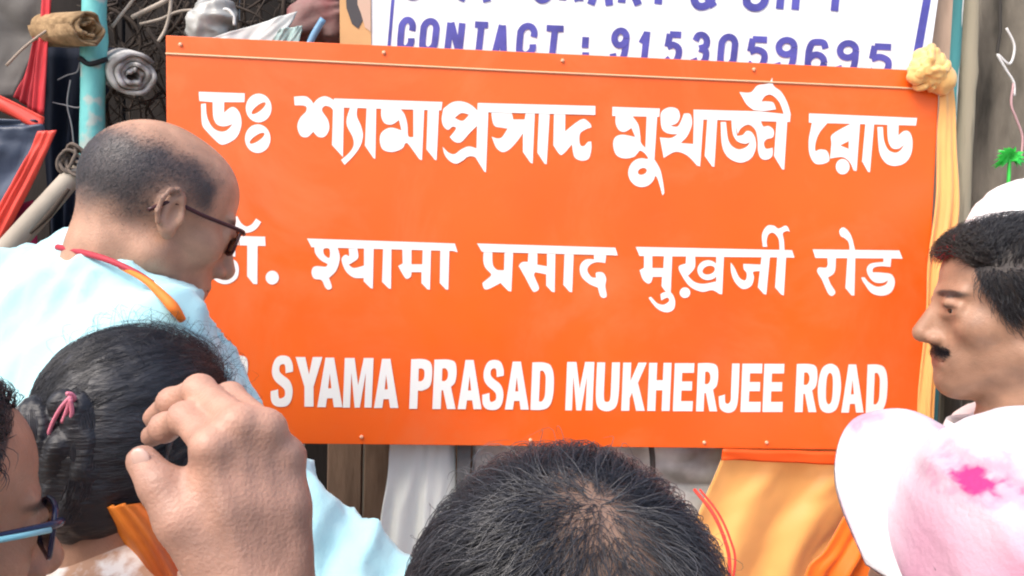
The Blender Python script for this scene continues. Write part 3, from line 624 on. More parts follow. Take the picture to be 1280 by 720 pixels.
# ------------------------------------------------------------------ things behind and around the sign
def poly_thing(name, px, Y, th, mt, label=None, cat=None, parent=None, rip=0, kind=None, dirv=(0, 1, 0)):
    """A sheet with real thickness: outline on the plane y = Y, filled by a grid so that it can hang in folds."""
    m = MB(); m.prism([PY(x, y, Y) for x, y in px], th, dirv); o = fixn(m.build(name, mt, parent, label=label, cat=cat, kind=kind))
    return o
def cloth(name, rows, Y, mt, parent=None, amp=.01, folds=6, seed=0, label=None, cat=None, nx=40, ny=30, th=.003, along=0, smooth=True, ydrop=0, crease=1.0):
    """Hanging cloth between a left and a right outline; folds run down (along=0) or in all directions (1)."""
    lf, rt = rows; lf = spline([np.array(p, float) for p in lf], 10); rt = spline([np.array(p, float) for p in rt], 10)
    def at(s, t): i = t*(len(s)-1); k = min(int(i), len(s)-2); return s[k]+(s[k+1]-s[k])*(i-k)
    V = []; 
    for j in range(ny+1):
        for i in range(nx+1):
            a, b_ = at(lf, j/ny), at(rt, j/ny); p = a+(b_-a)*i/nx; V.append(PY(*p, Y))
    V = np.array(V); u = np.tile(np.arange(nx+1)/nx, ny+1); v = np.repeat(np.arange(ny+1)/ny, nx+1)
    if along == 0: d = np.sin(u*folds*6.28+2.2*vnoise(np.stack([u*3, v*2, v*0+seed], 1), seed))*(.25+.75*v)+.5*vnoise(np.stack([u*9, v*2, u*0], 1), seed+3)
    else: d = (1-2*np.abs(vnoise(np.stack([u*folds, v*folds, u*0+seed], 1), seed)))+.6*(1-2*np.abs(vnoise(np.stack([u*folds*2.3+v*2, v*folds*2-u*3, u*0], 1), seed+5)))
    d = d+.22*(1-2*np.abs(vnoise(np.stack([u*nx*.16+v*3, v*ny*.12, u*0+seed], 1), seed+12)))*(crease)
    V[:, 1] += amp*d-ydrop*v
    F = [(j*(nx+1)+i, (j+1)*(nx+1)+i, (j+1)*(nx+1)+i+1, j*(nx+1)+i+1) for j in range(ny) for i in range(nx)]
    o = mesh(name, V, F, mt, parent, smooth, label=label, cat=cat)
    s = o.modifiers.new('s', 'SOLIDIFY'); s.thickness = th; return o
def rod(name, pts, Y, rpx, mt, label=None, cat=None, parent=None, n=14, seg=5):
    P = [PY(x, y, (Y[i] if hasattr(Y, '__len__') else Y)) for i, (x, y) in enumerate(pts)]
    d = (P[0]-CAM)@CF; r = rpx/FPX*d if not hasattr(rpx, '__len__') else np.array(rpx)/FPX*d
    P2 = spline(P, seg) if len(P) > 2 else P
    if hasattr(r, '__len__'): r = np.interp(np.linspace(0, len(P)-1, len(P2)), np.arange(len(P)), r)
    m = MB(); m.tube(P2, r, n); return m.build(name, mt, parent, True, label=label, cat=cat)

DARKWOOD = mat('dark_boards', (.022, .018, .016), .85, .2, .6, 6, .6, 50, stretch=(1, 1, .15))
BROWN = mat('brown_boards', (.20, .135, .095), .8, .2, .55, 16, .7, 60, col2=(.085, .052, .036), stretch=(1, 1, .22))
GREYB = mat('grey_boards', (.21, .18, .145), .85, .2, .45, 9, .8, 40, stretch=(1, 1, .25))
def plank_wall(name, x0, x1, y, z0, z1, mt, label, wpl=.14):
    m = MB(); x = x0; k = 0
    while x < x1-.01:
        w2 = min(wpl*rnd.uniform(.8, 1.2), x1-x); m.box(((x+w2/2), y+rnd.uniform(0, .006), (z0+z1)/2+rnd.uniform(-.02, .02)), (w2/2-.0025, .012, (z1-z0)/2)); x += w2
    o = m.build(name, mt, None, label=label, cat='wall', kind='thing'); return bevel(o, .002, 1)
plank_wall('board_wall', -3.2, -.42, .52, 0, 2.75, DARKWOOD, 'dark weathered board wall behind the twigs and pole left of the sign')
plank_wall('board_wall', -.42, -.10, .30, 0, 1.62, BROWN, 'brown weathered plank wall showing just below the sign beside the hanging white cloth', .07)
plank_wall('board_wall', -.42, 3.4, .56, 0, 2.75, GREYB, 'grey weathered board wall behind the posts at the right end of the sign')
# posts that carry the signs
POST = mat('grey_post', (.15, .15, .15), .8, .2, .3, 20, .4)
m = MB(); m.box((PY(579, 600, .05)[0], .05, .95), (.011, .02, .95)); m.build('post', POST, None, label='thin grey post below the sign right of the hanging white cloth', cat='post')
m = MB(); m.box((PY(1148, 300, .11)[0], .1, 1.12), (.02, .02, 1.12)); m.build('post', mat('brown_post', (.42, .30, .22), .8, .2, .3, 25, .4, stretch=(1, 1, .2)), None, label='pale brown wooden post between the shop board and the turquoise pole', cat='post')

# turquoise painted bamboo poles
TURQ = mat('turquoise_paint', (.13, .42, .41), .5, .4, .3, 26, .4, 60, col2=(.42, .52, .48), contrast=(.38, .46))
TURQ2 = mat('turquoise_paint_faded', (.10, .37, .36), .5, .4, .3, 14, .3, 60, stretch=(1, 1, .2))
def bamboo(name, a, b_, Y, rpx, mt, label, cat='pole', nodes=(), down=True):
    P0, P1 = PY(*a, Y), PY(*b_, Y)
    if down: P1 = P0+(P1-P0)*(P0[2]/(P0[2]-P1[2]))
    d = (P0-CAM)@CF; r = rpx/FPX*d; n = 60; pts = [P0+(P1-P0)*k/n for k in range(n+1)]
    rr = [r*(1+.16*max(math.exp(-((k/n-q)/.006)**2) for q in (nodes or (9,)))+.02*math.sin(k*1.7)) for k in range(n+1)]
    mm = MB(); mm.tube(pts, rr, 18); return mm.build(name, mt, None, True, label=label, cat=cat)
bamboo('bamboo_pole', (119, -60), (115, 180), .10, 14.5, TURQ, 'chipped turquoise bamboo pole left of the sign above the bald man', nodes=(.067, .26, .45, .7))
bamboo('bamboo_pole', (1191, -60), (1172, 240), .13, 16, TURQ2, 'turquoise pole at the right end of the shop board above the orange cloth knot', nodes=(.2, .5, .8))
rod('cord', [(99, 72), (112, 80), (134, 74)], .08, 3.2, mat('black_cord', (.015, .015, .018), .7), 'black cord lashed round the turquoise pole under the jute roll', 'cord')
rod('batten', [(1207, -60), (1197, 70), (1190, 200)], .115, 2.6, mat('white_batten', (.72, .70, .64), .6, .3, .2, 30), 'thin white batten along the right edge of the turquoise pole', 'batten')
CREAM = mat('weathered_bamboo', (.36, .31, .22), .7, .3, .2, 26, .6, 50, col2=(.075, .06, .045), stretch=(1, 1, .10), contrast=(.42, .56))
bamboo('bamboo_pole', (1213, -60), (1196, 330), .16, 13, CREAM, 'weathered cream and brown bamboo pole between turquoise pole and concrete post', nodes=(.1, .24, .42, .62))
CONC = mat('old_bark', (.215, .19, .155), .85, .2, .25, 15, 1.0, 45, col2=(.055, .05, .042), stretch=(1, 1, .35))
m = MB(); p = PY(1290, 100, .24); m.tube([(p[0]+.004*math.sin(k*1.3), p[1], k*.115) for k in range(25)], [.112+.008*math.sin(k*2.1)+.004*math.sin(k*5.3) for k in range(25)], 26)
trunk = m.build('tree_trunk', CONC, None, True, label='thick grey tree trunk at the right edge behind the dark haired man', cat='tree trunk')
m = MB(); m.tube([PY(1249, -60, .118), PY(1250, 40, .118), PY(1246, 66, .12)], .0028, 6); m.build('crack', mat('dark_crack', (.05, .045, .04), .9), trunk)
STR = mat('white_string', (.72, .70, .68), .7)
rod('string', [(1258, 35), (1268, 58), (1262, 80), (1247, 68), (1258, 88), (1267, 103), (1268, 120)], .1, 1.5, STR, 'loose white string looped against the grey trunk', 'string', seg=6)
rod('string', [(1267, 104), (1264, 130), (1271, 150), (1278, 172), (1276, 200)], .1, 1.4, mat('pink_string', (.55, .33, .34), .7), 'faded pink string hanging down to the green plastic tuft', 'string')
GREEN = mat('green_plastic', (.04, .55, .07), .45, .4, .2, 40)
m = MB(); c = PY(1262, 197, .07)
for k in range(150):
    a = rnd.uniform(-.7, math.pi+.7); l = rnd.uniform(.012, .029); e = c+np.array([math.cos(a)*l, rnd.uniform(-.012, .012), math.sin(a)*l*.9-.006]); q = (c+e)/2+np.array([0, -.004, .003])
    s_ = np.array([-math.sin(a), .3, math.cos(a)])*.0030
    m.add([c+s_*.4+[0, 0, -.006], c-s_*.4+[0, 0, -.006], q-s_, e, q+s_], [(0, 1, 2, 3, 4)])
m.tube([c+np.array([0, 0, .0]), c+np.array([.001, 0, -.045])], .003, 6)
m.build('plastic_tuft', GREEN, None, label='bright green plastic tuft hanging above the white cap', cat='decoration')

# cloths round the sign
SAT = mat('saffron_satin', (.86, .43, .13), .42, .5, .10, 8, .12, 30, sheen=.3, sss=0)
SAT2 = mat('orange_satin', (.84, .17, .012), .5, .4, .15, 8, .12, 30, sheen=.2)
dr = cloth('cloth_drape', ([(908, 556), (893, 600), (872, 650), (850, 720), (820, 860), (800, 1150)], [(1165, 556), (1150, 600), (1110, 660), (1080, 720), (1075, 860), (1090, 1150)]), .012, SAT, None, .012, 2.4, 4,
           'pale saffron satin drape hanging below the right half of the sign', 'cloth', 60, 40)
cloth('fold', ([(1120, 566), (1070, 630), (1035, 690), (1010, 720), (1000, 800)], [(1170, 566), (1150, 630), (1110, 690), (1092, 740), (1080, 800)]), -.022, SAT2, dr, .010, 1.5, 8, nx=24, ny=24)
cloth('lower_edge', ([(904, 562), (903, 570), (903, 575)], [(1160, 568), (1158, 578), (1157, 586)]), -.010, mat('sign_shadow_orange', (.80, .09, .008), .5), dr, .002, 3, 2, nx=40, ny=4)  # the sign's shadow and lower lip, coloured in as an orange-red strip
tie = empty('cloth_tie', (0, 0, 0), 'pale saffron cloth knotted over the top right corner of the sign', 'cloth')
KN = mat('knot_satin', (.86, .50, .17), .45, .5, .08, 12, .1, 40, sheen=.3)
def kpt(x, y, dy): return PY(x, y, dy)
kops = [ell(kpt(1160, 84, -.012), (.026, .022, .026)), ell(kpt(1178, 100, -.012), (.018, .02, .022)), ell(kpt(1145, 92, -.015), (.014, .014, .016), k=.008), ell(kpt(1158, 68, -.01), (.02, .018, .012), k=.006)]
for k in range(13):
    a = rnd.uniform(0, 6.28); b0 = kpt(1162+24*math.cos(a), 86+22*math.sin(a), -.02+.01*rnd.random()); b1 = kpt(1162+13*math.cos(a+1.3), 86+14*math.sin(a+1.3), -.034)
    kops.append(cone(b0, b1, .0075, .009, .005))
V, F = sdf(kops[:4], .003); knot = mesh('knot', wrinkle(V, F, .003, 40, None, 4), F, KN, tie, True)
kr = random.Random(11); kops = [ell(kpt(1161, 85, -.014), (.024, .020, .025))]
for k in range(20):                                            # folds of bunched cloth wrapped round the knot
    c = kpt(1161+kr.uniform(-7, 9), 86+kr.uniform(-6, 8), -.014); n = nrm([kr.uniform(-1, 1), kr.uniform(-.5, .5), kr.uniform(-1, 1)]); u_ = nrm(np.cross(n, [.1, 1, .2])); v_ = np.cross(n, u_)
    r_ = kr.uniform(.017, .029); a0 = kr.uniform(0, 6.28); rr = kr.uniform(.0032, .0062); pr = None
    for q in range(8):
        t = a0+q*.42; p_ = c+r_*(math.cos(t)*u_+math.sin(t)*v_*.85)+n*.004*math.sin(q*1.3); p_[1] = min(p_[1], .012)
        if pr is not None: kops.append(cone(pr, p_, rr, rr*.95, .003))
        pr = p_
V, F = sdf(kops, .0019); mesh('loops', wrinkle(V, F, .0012, 90, None, 6, octs=2), F, KN, knot, True)
cloth('ribbon', ([(1170, 96), (1175, 120), (1173, 180), (1171, 250), (1161, 330), (1159, 400), (1151, 490), (1147, 565), (1143, 640)], [(1192, 98), (1195, 130), (1196, 180), (1199, 262), (1187, 330), (1175, 400), (1168, 490), (1165, 565), (1160, 640)]), -.006, SAT, tie, .005, 1.6, 6, nx=20, ny=60)

# left end: tarpaulin with red borders, bamboo, rolls, twigs
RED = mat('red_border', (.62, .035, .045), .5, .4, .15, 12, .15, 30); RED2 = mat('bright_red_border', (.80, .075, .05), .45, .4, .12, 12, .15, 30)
tp = empty('tarpaulin', (0, 0, 0), 'grey and navy tarpaulin with bright red borders at the far left', 'tarpaulin')
GT = mat('grey_tarp', (.135, .125, .115), .7, .3, .25, 10, .4, 25)
cloth('sheet', ([(-160, -80), (-160, 20), (-160, 140)], [(60, -80), (52, 30), (16, 122)]), .09, GT, tp, .006, 3, 3, along=1)
cloth('sheet', ([(-160, 140), (-160, 220), (-160, 300)], [(42, 150), (52, 172), (0, 300)]), .04, mat('navy_tarp', (.035, .05, .085), .45, .5, .5, 10, .5, 25, col2=(.012, .018, .035)), tp, .008, 3, 5, along=1)
cloth('border', ([(54, -80), (52, 0), (47, 70), (41, 140)], [(68, -80), (64, 0), (60, 70), (55, 144)]), .07, RED, tp, .003, 1, 1, nx=8, ny=30)
cloth('border', ([(45, 30), (33, 80), (18, 122)], [(52, 30), (48, 80), (44, 141)]), .078, mat('dark_red_border', (.42, .03, .04), .6, .3, .3, 14), tp, .004, 2, 2, nx=14, ny=20)  # darker red triangular panel left of the border strip
cloth('border', ([(-120, 70), (-60, 95), (0, 119), (55, 146)], [(-120, 88), (-60, 112), (0, 137), (52, 164)]), .05, RED2, tp, .003, 1, 3, nx=8, ny=30)
cloth('border', ([(47, 164), (30, 205), (0, 258), (-60, 360)], [(71, 163), (50, 208), (8, 290), (-40, 380)]), .03, RED2, tp, .004, 2, 3, nx=14, ny=30)
cloth('hanging_cloth', ([(52, 60), (54, 200), (60, 345), (60, 600)], [(150, 60), (120, 200), (106, 345), (110, 600)]), .2, mat('navy_cloth', (.016, .022, .04), .8, .2, .3, 10), None, .012, 3, 2, 'dark navy cloth hanging behind the turquoise pole at the left', 'cloth')
cloth('hanging_cloth', ([(-120, 300), (-100, 330), (-90, 480)], [(42, 250), (46, 320), (50, 480)]), .075, mat('crimson_cloth', (.40, .025, .085), .7, .2, .2, 10), None, .006, 3, 7, 'crimson cloth hanging under the slanting grey bamboo at the far left', 'cloth')
GB = mat('grey_bamboo', (.36, .31, .25), .65, .3, .3, 12, .5, 40, col2=(.20, .165, .13), stretch=(.4, 1, .4))
bm_ = rod('bamboo_pole', [(-60, 380), (-10, 332), (45, 272), (98, 212)], (-.02, -.02, .0, .03), (14.5, 14.5, 14, 12.5), GB, 'pale grey slanting bamboo pole with a split, rope bound at its upper end', 'pole', seg=8)
rod('split', [(38, 292), (62, 268), (86, 236)], (-.016, -.012, -.002), (1.4, 3.4, 2.2), mat('split_dark', (.05, .035, .025), .9), parent=bm_)
ROPE = mat('old_rope', (.15, .12, .10), .9, .1, .3, 60)
m = MB()
for k in range(7):
    c = PY(92+rnd.uniform(-9, 9), 206+rnd.uniform(-9, 12), .02); pts = []
    for q in range(15):
        t = 2*math.pi*q/14; pts.append(c+np.array([math.cos(t)*.016*rnd.uniform(.9, 1.1), -.012*math.sin(t+k), math.sin(t)*.019+math.cos(t)*.008*(k % 3-1)]))
    m.tube(spline(pts, 3), .0028, 6, False)
m.build('rope', ROPE, None, True, label='knotted grey rope round the top of the slanting bamboo', cat='rope')
WIRE = mat('grey_wire', (.22, .21, .22), .5)
for pts, lab in ((((88, 100), (84, 130), (90, 160), (94, 205)), 'thin grey wire hanging straight down left of the turquoise pole'),
                 (((66, 128), (80, 131), (100, 134), (112, 118)), 'thin grey wire crossing behind the turquoise pole'),
                 (((72, 100), (84, 94), (96, 90), (100, 78)), 'short dark wire curling out below the jute roll')):
    rod('wire', pts, .09, .9, WIRE, lab, 'wire', n=6)
rod('stick', [(8, 82), (32, 58), (62, 36), (90, 22)], .05, 1.6, mat('pale_stick', (.36, .28, .22), .8), 'thin pale stick crossing the red border towards the jute roll', 'stick', n=7)
# jute roll: axis runs towards the camera and right
def roll(name, ca, cb, R0, mt, label, cat, turns, hole, core=None, seed=0):
    """A rolled sheet: spiral end face and a slightly lumpy outside."""
    A, B_ = np.asarray(ca), np.asarray(cb); ax = nrm(B_-A); u = nrm(np.cross(ax, [0, 0, 1.])); v = np.cross(u, ax); n = int(turns*28); m = MB(); VA = []; VB = []; r2 = random.Random(seed)
    th = (R0-hole)/turns*.82
    for i in range(n+1):
        t = 2*math.pi*i/28; r = hole+(R0-hole)*i/n+R0*.035*math.sin(t*2+seed)+R0*.02*math.sin(t*5)
        for rr, lst in ((r, 0), (r+th, 1)):
            d = rr*(math.cos(t)*u+math.sin(t)*v); VA.append(A+d); VB.append(B_+d+ax*(.006*math.sin(i*.37)+.004*math.sin(i*1.1)))
    N = len(VA); V = VA+VB; F = []
    for i in range(n):
        a, b2, c, d = 2*i, 2*i+1, 2*i+3, 2*i+2
        F += [(a, b2, c, d), (N+a, N+d, N+c, N+b2), (a, d, N+d, N+a), (b2, N+b2, N+c, c)]
    m.add(V, F); return fixn(m.build(name, mt, None, True, label=label, cat=cat))
JUTE = mat('jute', (.40, .27, .15), .85, .1, .3, 50, .6, 150, col2=(.22, .14, .075))
roll('jute_roll', PY(58, 37, .10), PY(111, 35, .03), .0255, JUTE, 'rolled brown jute mat on end in front of the turquoise pole', 'rolled mat', 4.0, .006, seed=1)
PLW = mat('white_plastic', (.62, .60, .56), .4, .5, .3, 22, .4, 40, col2=(.26, .24, .22))
roll('plastic_roll', PY(152, 88, .17), PY(168, 94, .09), .033, PLW, 'rolled white plastic sheet stuck in the twigs left of the sign', 'rolled sheet', 3.4, .004, seed=2)

# dry twigs packed behind the sign
TW = mat('dry_twigs', (.055, .042, .034), .85, .2, .4, 30); m = MB()
for k in range(230):
    x, y = rnd.uniform(125, 440), rnd.uniform(-50, 150 if rnd.random() < .5 else 60)
    if x > 215 and y > 60: x = rnd.uniform(125, 215)
    a = rnd.uniform(0, math.pi); L_ = rnd.uniform(40, 130); Y = rnd.uniform(.16, .42); cv = rnd.uniform(-30, 30)
    pts = [PY(x+math.cos(a)*L_*(t-.5)-math.sin(a)*cv*(4*t*(1-t)), y+math.sin(a)*L_*(t-.5)+math.cos(a)*cv*4*t*(1-t), Y+rnd.uniform(-.02, .02)) for t in (0, .33, .66, 1)]
    r = rnd.choice((.0014, .002, .0028, .005)); m.tube(spline(pts, 4), [r*(1-.05*q) for q in range(13)], 6)
m.build('twigs', TW, None, True, kind='stuff', label='tangle of dry dark twigs filling the space left of the shop board', cat='twigs')
PT = mat('pale_twig', (.40, .34, .28), .8, .2, .3, 30)
for pts, r, lab in ((((214, -30), (213, 10), (207, 36), (198, 52)), 2.2, 'pale curved twig hanging down beside the top left corner of the sign'),
                    (((165, 22), (185, 12), (205, 2), (230, -14)), 3.0, 'thick pale twig slanting up over the white plastic roll'),
                    (((175, 30), (200, 24), (225, 14), (260, 12)), 1.8, 'thin pale twig running sideways above the sign corner'),
                    (((140, 34), (152, 18), (165, 2), (180, -20)), 2.0, 'grey twig leaning right beside the turquoise pole top')):
    rod('twig', pts, .13, r, PT, lab, 'twig', n=7)
# rubbish along the top edge of the sign
BAG = mat('cloudy_plastic', (.36, .36, .34), .3, .6, .4, 16, .5, 40, col2=(.14, .14, .13))
V, F = sdf([ell(PY(268, 30, .10), (.032, .03, .034), k=.01), ell(PY(250, 36, .10), (.016, .02, .02)), ell(PY(283, 22, .1), (.015, .02, .02)), ell(PY(262, 10, .1), (.012, .015, .01), k=.006)], .003)
bag = mesh('plastic_bag', wrinkle(V, F, .006, 40, None, 3), F, BAG, None, True, label='crumpled cloudy plastic bag with a loop handle on top of the sign', cat='bag')
m = MB(); m.tube(spline([PY(274, 14, .08), PY(284, 12, .08), PY(292, 20, .08), PY(293, 32, .08)], 5), .003, 7); m.build('handle', mat('white_handle', (.68, .67, .64), .5), bag, True)
cloth('paper_sheet', ([(262, 48), (255, 60), (250, 75)], [(372, 14), (352, 50), (340, 80)]), .05, mat('dull_white_paper', (.62, .64, .62), .7, .2, .1, 14), None, .004, 2, 2, 'dull white paper sheet slanting up behind the sign top', 'paper', ydrop=.0)
cloth('plastic_packet', ([(350, 36), (338, 52), (330, 62)], [(378, 32), (374, 52), (370, 66)]), .03, mat('green_grey_packet', (.26, .38, .36), .3, .6, .2, 20), None, .003, 2, 2, 'greenish grey plastic packet tucked behind the sign top', 'packet')
rod('tube', [(404, 24), (392, 44), (384, 62)], .035, 4.2, mat('blue_plastic', (.16, .33, .50), .4), 'short pale blue plastic tube leaning behind the sign top', 'tube')
V, F = sdf([ell(PY(400, 18, .12), (.036, .03, .03), k=.01), ell(PY(382, 30, .12), (.022, .025, .022)), ell(PY(420, 30, .12), (.02, .03, .03)), cone(PY(372, 28, .11), PY(398, -16, .11), .008, .01), cone(PY(404, 10, .1), PY(418, -16, .1), .007, .008)], .0035)
mesh('cloth_bundle', wrinkle(V, F, .007, 34, (1, 0, .6), 5), F, mat('maroon_rag', (.16, .055, .055), .85, .2, .5, 20, .4, 60, col2=(.28, .20, .18)), None, True, label='bundled maroon rags behind the sign top beside the poster', cat='rags')
ps = poly_thing('poster', [(424, -60), (463, -60), (464, 70), (425, 66)], .058, .003, mat('tan_poster', (.62, .36, .16), .6, .3, .12, 12), 'tan poster with dark and pale figures, cut off beside the shop board', 'poster')
for px, c, nm in ((((430, -58), (462, -58), (462, 8), (455, 22), (448, 36), (440, 30), (433, 10)), (.06, .055, .06), 'dark_figure'), (((446, -58), (463, -58), (463.5, 40), (456, 34), (451, 16), (447, 6)), (.58, .40, .30), 'pale_figure')):
    L = Lettering(.058); L.k = 3 if nm == 'dark_figure' else 8; L.poly(list(px)); L.build('print', mat(nm, c, .6), ps)
# under the sign
HW = mat('hung_white_cloth', (.80, .82, .78), .75, .2, .10, 6, .15, 30)
cloth('white_cloth', ([(488, 540), (484, 600), (476, 660), (470, 760), (468, 1200)], [(569, 540), (570, 600), (572, 660), (575, 760), (578, 1200)]), .045, HW, None, .007, 2.2, 3, 'plain white cloth strip hanging below the sign left of the grey post', 'cloth')
GP = mat('crumpled_grey_sheet', (.68, .68, .64), .6, .3, .2, 14, .6, 30, col2=(.34, .33, .30))
cloth('plastic_sheet', ([(592, 540), (590, 600), (588, 700), (588, 1200)], [(960, 540), (930, 600), (930, 700), (930, 1200)]), .06, GP, None, .012, 4, 6, 'crumpled grey plastic sheet hanging below the middle of the sign', 'plastic sheet', 70, 50, along=1)
rod('stick', [(812, 545), (816, 580), (814, 640)], .035, 3.5, mat('dark_stick', (.07, .06, .055), .8), 'short dark stick hanging in front of the grey plastic sheet', 'stick')
#@@PART3
# ------------------------------------------------------------------ the people in front of the sign
Z = np.array([0, 0, 1.0]); FH = nrm([CF[0], CF[1], 0]); RH = np.array([FH[1], -FH[0], 0])
def look(r, f, pitch): h = nrm(r*RH+f*FH); p = math.radians(pitch); return h*math.cos(p)+Z*math.sin(p)
HAIR = mat('black_hair', (.020, .020, .025), .42, .6)
HAIRG = mat('greying_black_hair', (.034, .034, .041), .35, .8)
COMB = mat('combed_hair', (.017, .017, .021), .48, .5, .3, 60, .5, 160, stretch=(.25, 1, 1.6))
HAIRB = mat('dark_brown_hair', (.024, .017, .014), .4, .5)
TROU = mat('dark_trousers', (.04, .04, .045), .8); TROUW = mat('white_trousers', (.7, .7, .68), .8)
def person(label, group='people gathered round the road sign'): return empty('person', (0, 0, 0), label, 'person', group)

# --- bald man in spectacles, seen from behind his right side
def bald_man():
    p = person('bald man in white kurta and spectacles bending his head towards the sign')
    sk = skin_mat('tan_skin', (.45, .255, .17), (.024, .028, .036))
    H = U(194, 270, .95)
    def hm(L):
        n = .007*vnoise(L*45, 3)+.002*vnoise(L*150, 4)
        top = sstep(.098, .052, L[:, 2]+n+.25*np.clip(L[:, 1], 0, 1)); front = sstep(.052, .026, L[:, 1]+n)*np.maximum(sstep(.004, .032, L[:, 2]+n), sstep(.0, -.02, L[:, 1])); nape = sstep(-.050, .006, L[:, 2]+n)
        ear = 1-np.exp(-(((L-np.array([.08, -.01, 0]))/np.array([.03, .026, .036]))**2).sum(1))*(np.abs(L[:, 0]) > 0)
        return np.clip(top*front*nape*ear, 0, 1)*.93
    TFm = look(.77, .64, 0)
    sh = [U(25, 405, 1.03), U(180, 522, .86)]
    arms = [(U(-20, 700, 1.05), U(60, 900, .9)), (U(425, 742, .86), U(620, 880, .84)), None]
    B = body('body', H, look(.74, .67, -22), Z, TFm, sk, p, .925, .003, shoulders=sh, arms=arms, hairmask=hm, neck=U(148, 356, .935))
    SH = mat('white_kurta', (.41, .71, .76), .8, .2, .05, 5, .12, 300, sheen=.2)
    s_ = clothes(B, SH, TROUW, .55, .062, .012, .006, .020, arms, .058, 3, collar=False, ndrop=.068,
            chest=[cone(sh[0], sh[1], .07, .072, .05), cone(U(120, 455, .95), U(130, 640, .95), .07, .17, .05), ell(U(120, 388, .945), (.098, .085, .085), None, .03), cone(U(150, 385, .90), U(205, 420, .88), .05, .05, .03), cone(U(105, 375, .96), U(5, 430, 1.0), .035, .06, .03), cone(U(110, 388, .93), U(120, 440, .92), .04, .1, .04)])
    # stole round the neck: crimson edge, orange front
    N0 = B['Nb']; TF, TR = B['TF'], B['TR']
    def ring(r, dz, a0, a1, n=24): return [N0+Z*(dz-.035*math.cos(a)*0)+TR*r*math.sin(a)+TF*(r*1.05*math.cos(a)+.01)-Z*.05*max(0, math.cos(a)) for a in np.linspace(a0, a1, n)]
    
    ST = mat('orange_stole', (.80, .20, .03), .6, .3, .2, 30, .3, 60); CR_ = mat('crimson_edge', (.42, .03, .05), .6)
    st = MB(); st.tube(spline([U(150, 334, .856), U(180, 349, .838), U(202, 368, .826), U(218, 386, .822), U(228, 400, .83)], 5), np.interp(np.arange(21), [0, 8, 14, 20], [.002, .0045, .006, .004]), 10)
    st_o = st.build('stole', ST, p, True)
    st = MB(); st.tube(spline([U(72, 309, .90), U(100, 315, .875), U(135, 325, .856), U(166, 339, .85), U(190, 354, .845)], 5), .0036, 8); st.build('edge', CR_, st_o, True)
    spectacles(B, mat('maroon_frame', (.05, .012, .014), .35), .026, .017)
    strands(B, 'hair', lambda L: hm(L), lambda P, N: np.array([0, -.6, -1.0])+0*P, 7000, .0050, .0008, .00013, mat('greying_hair', (.075, .078, .086), .5), p, 4, 11)
bald_man()

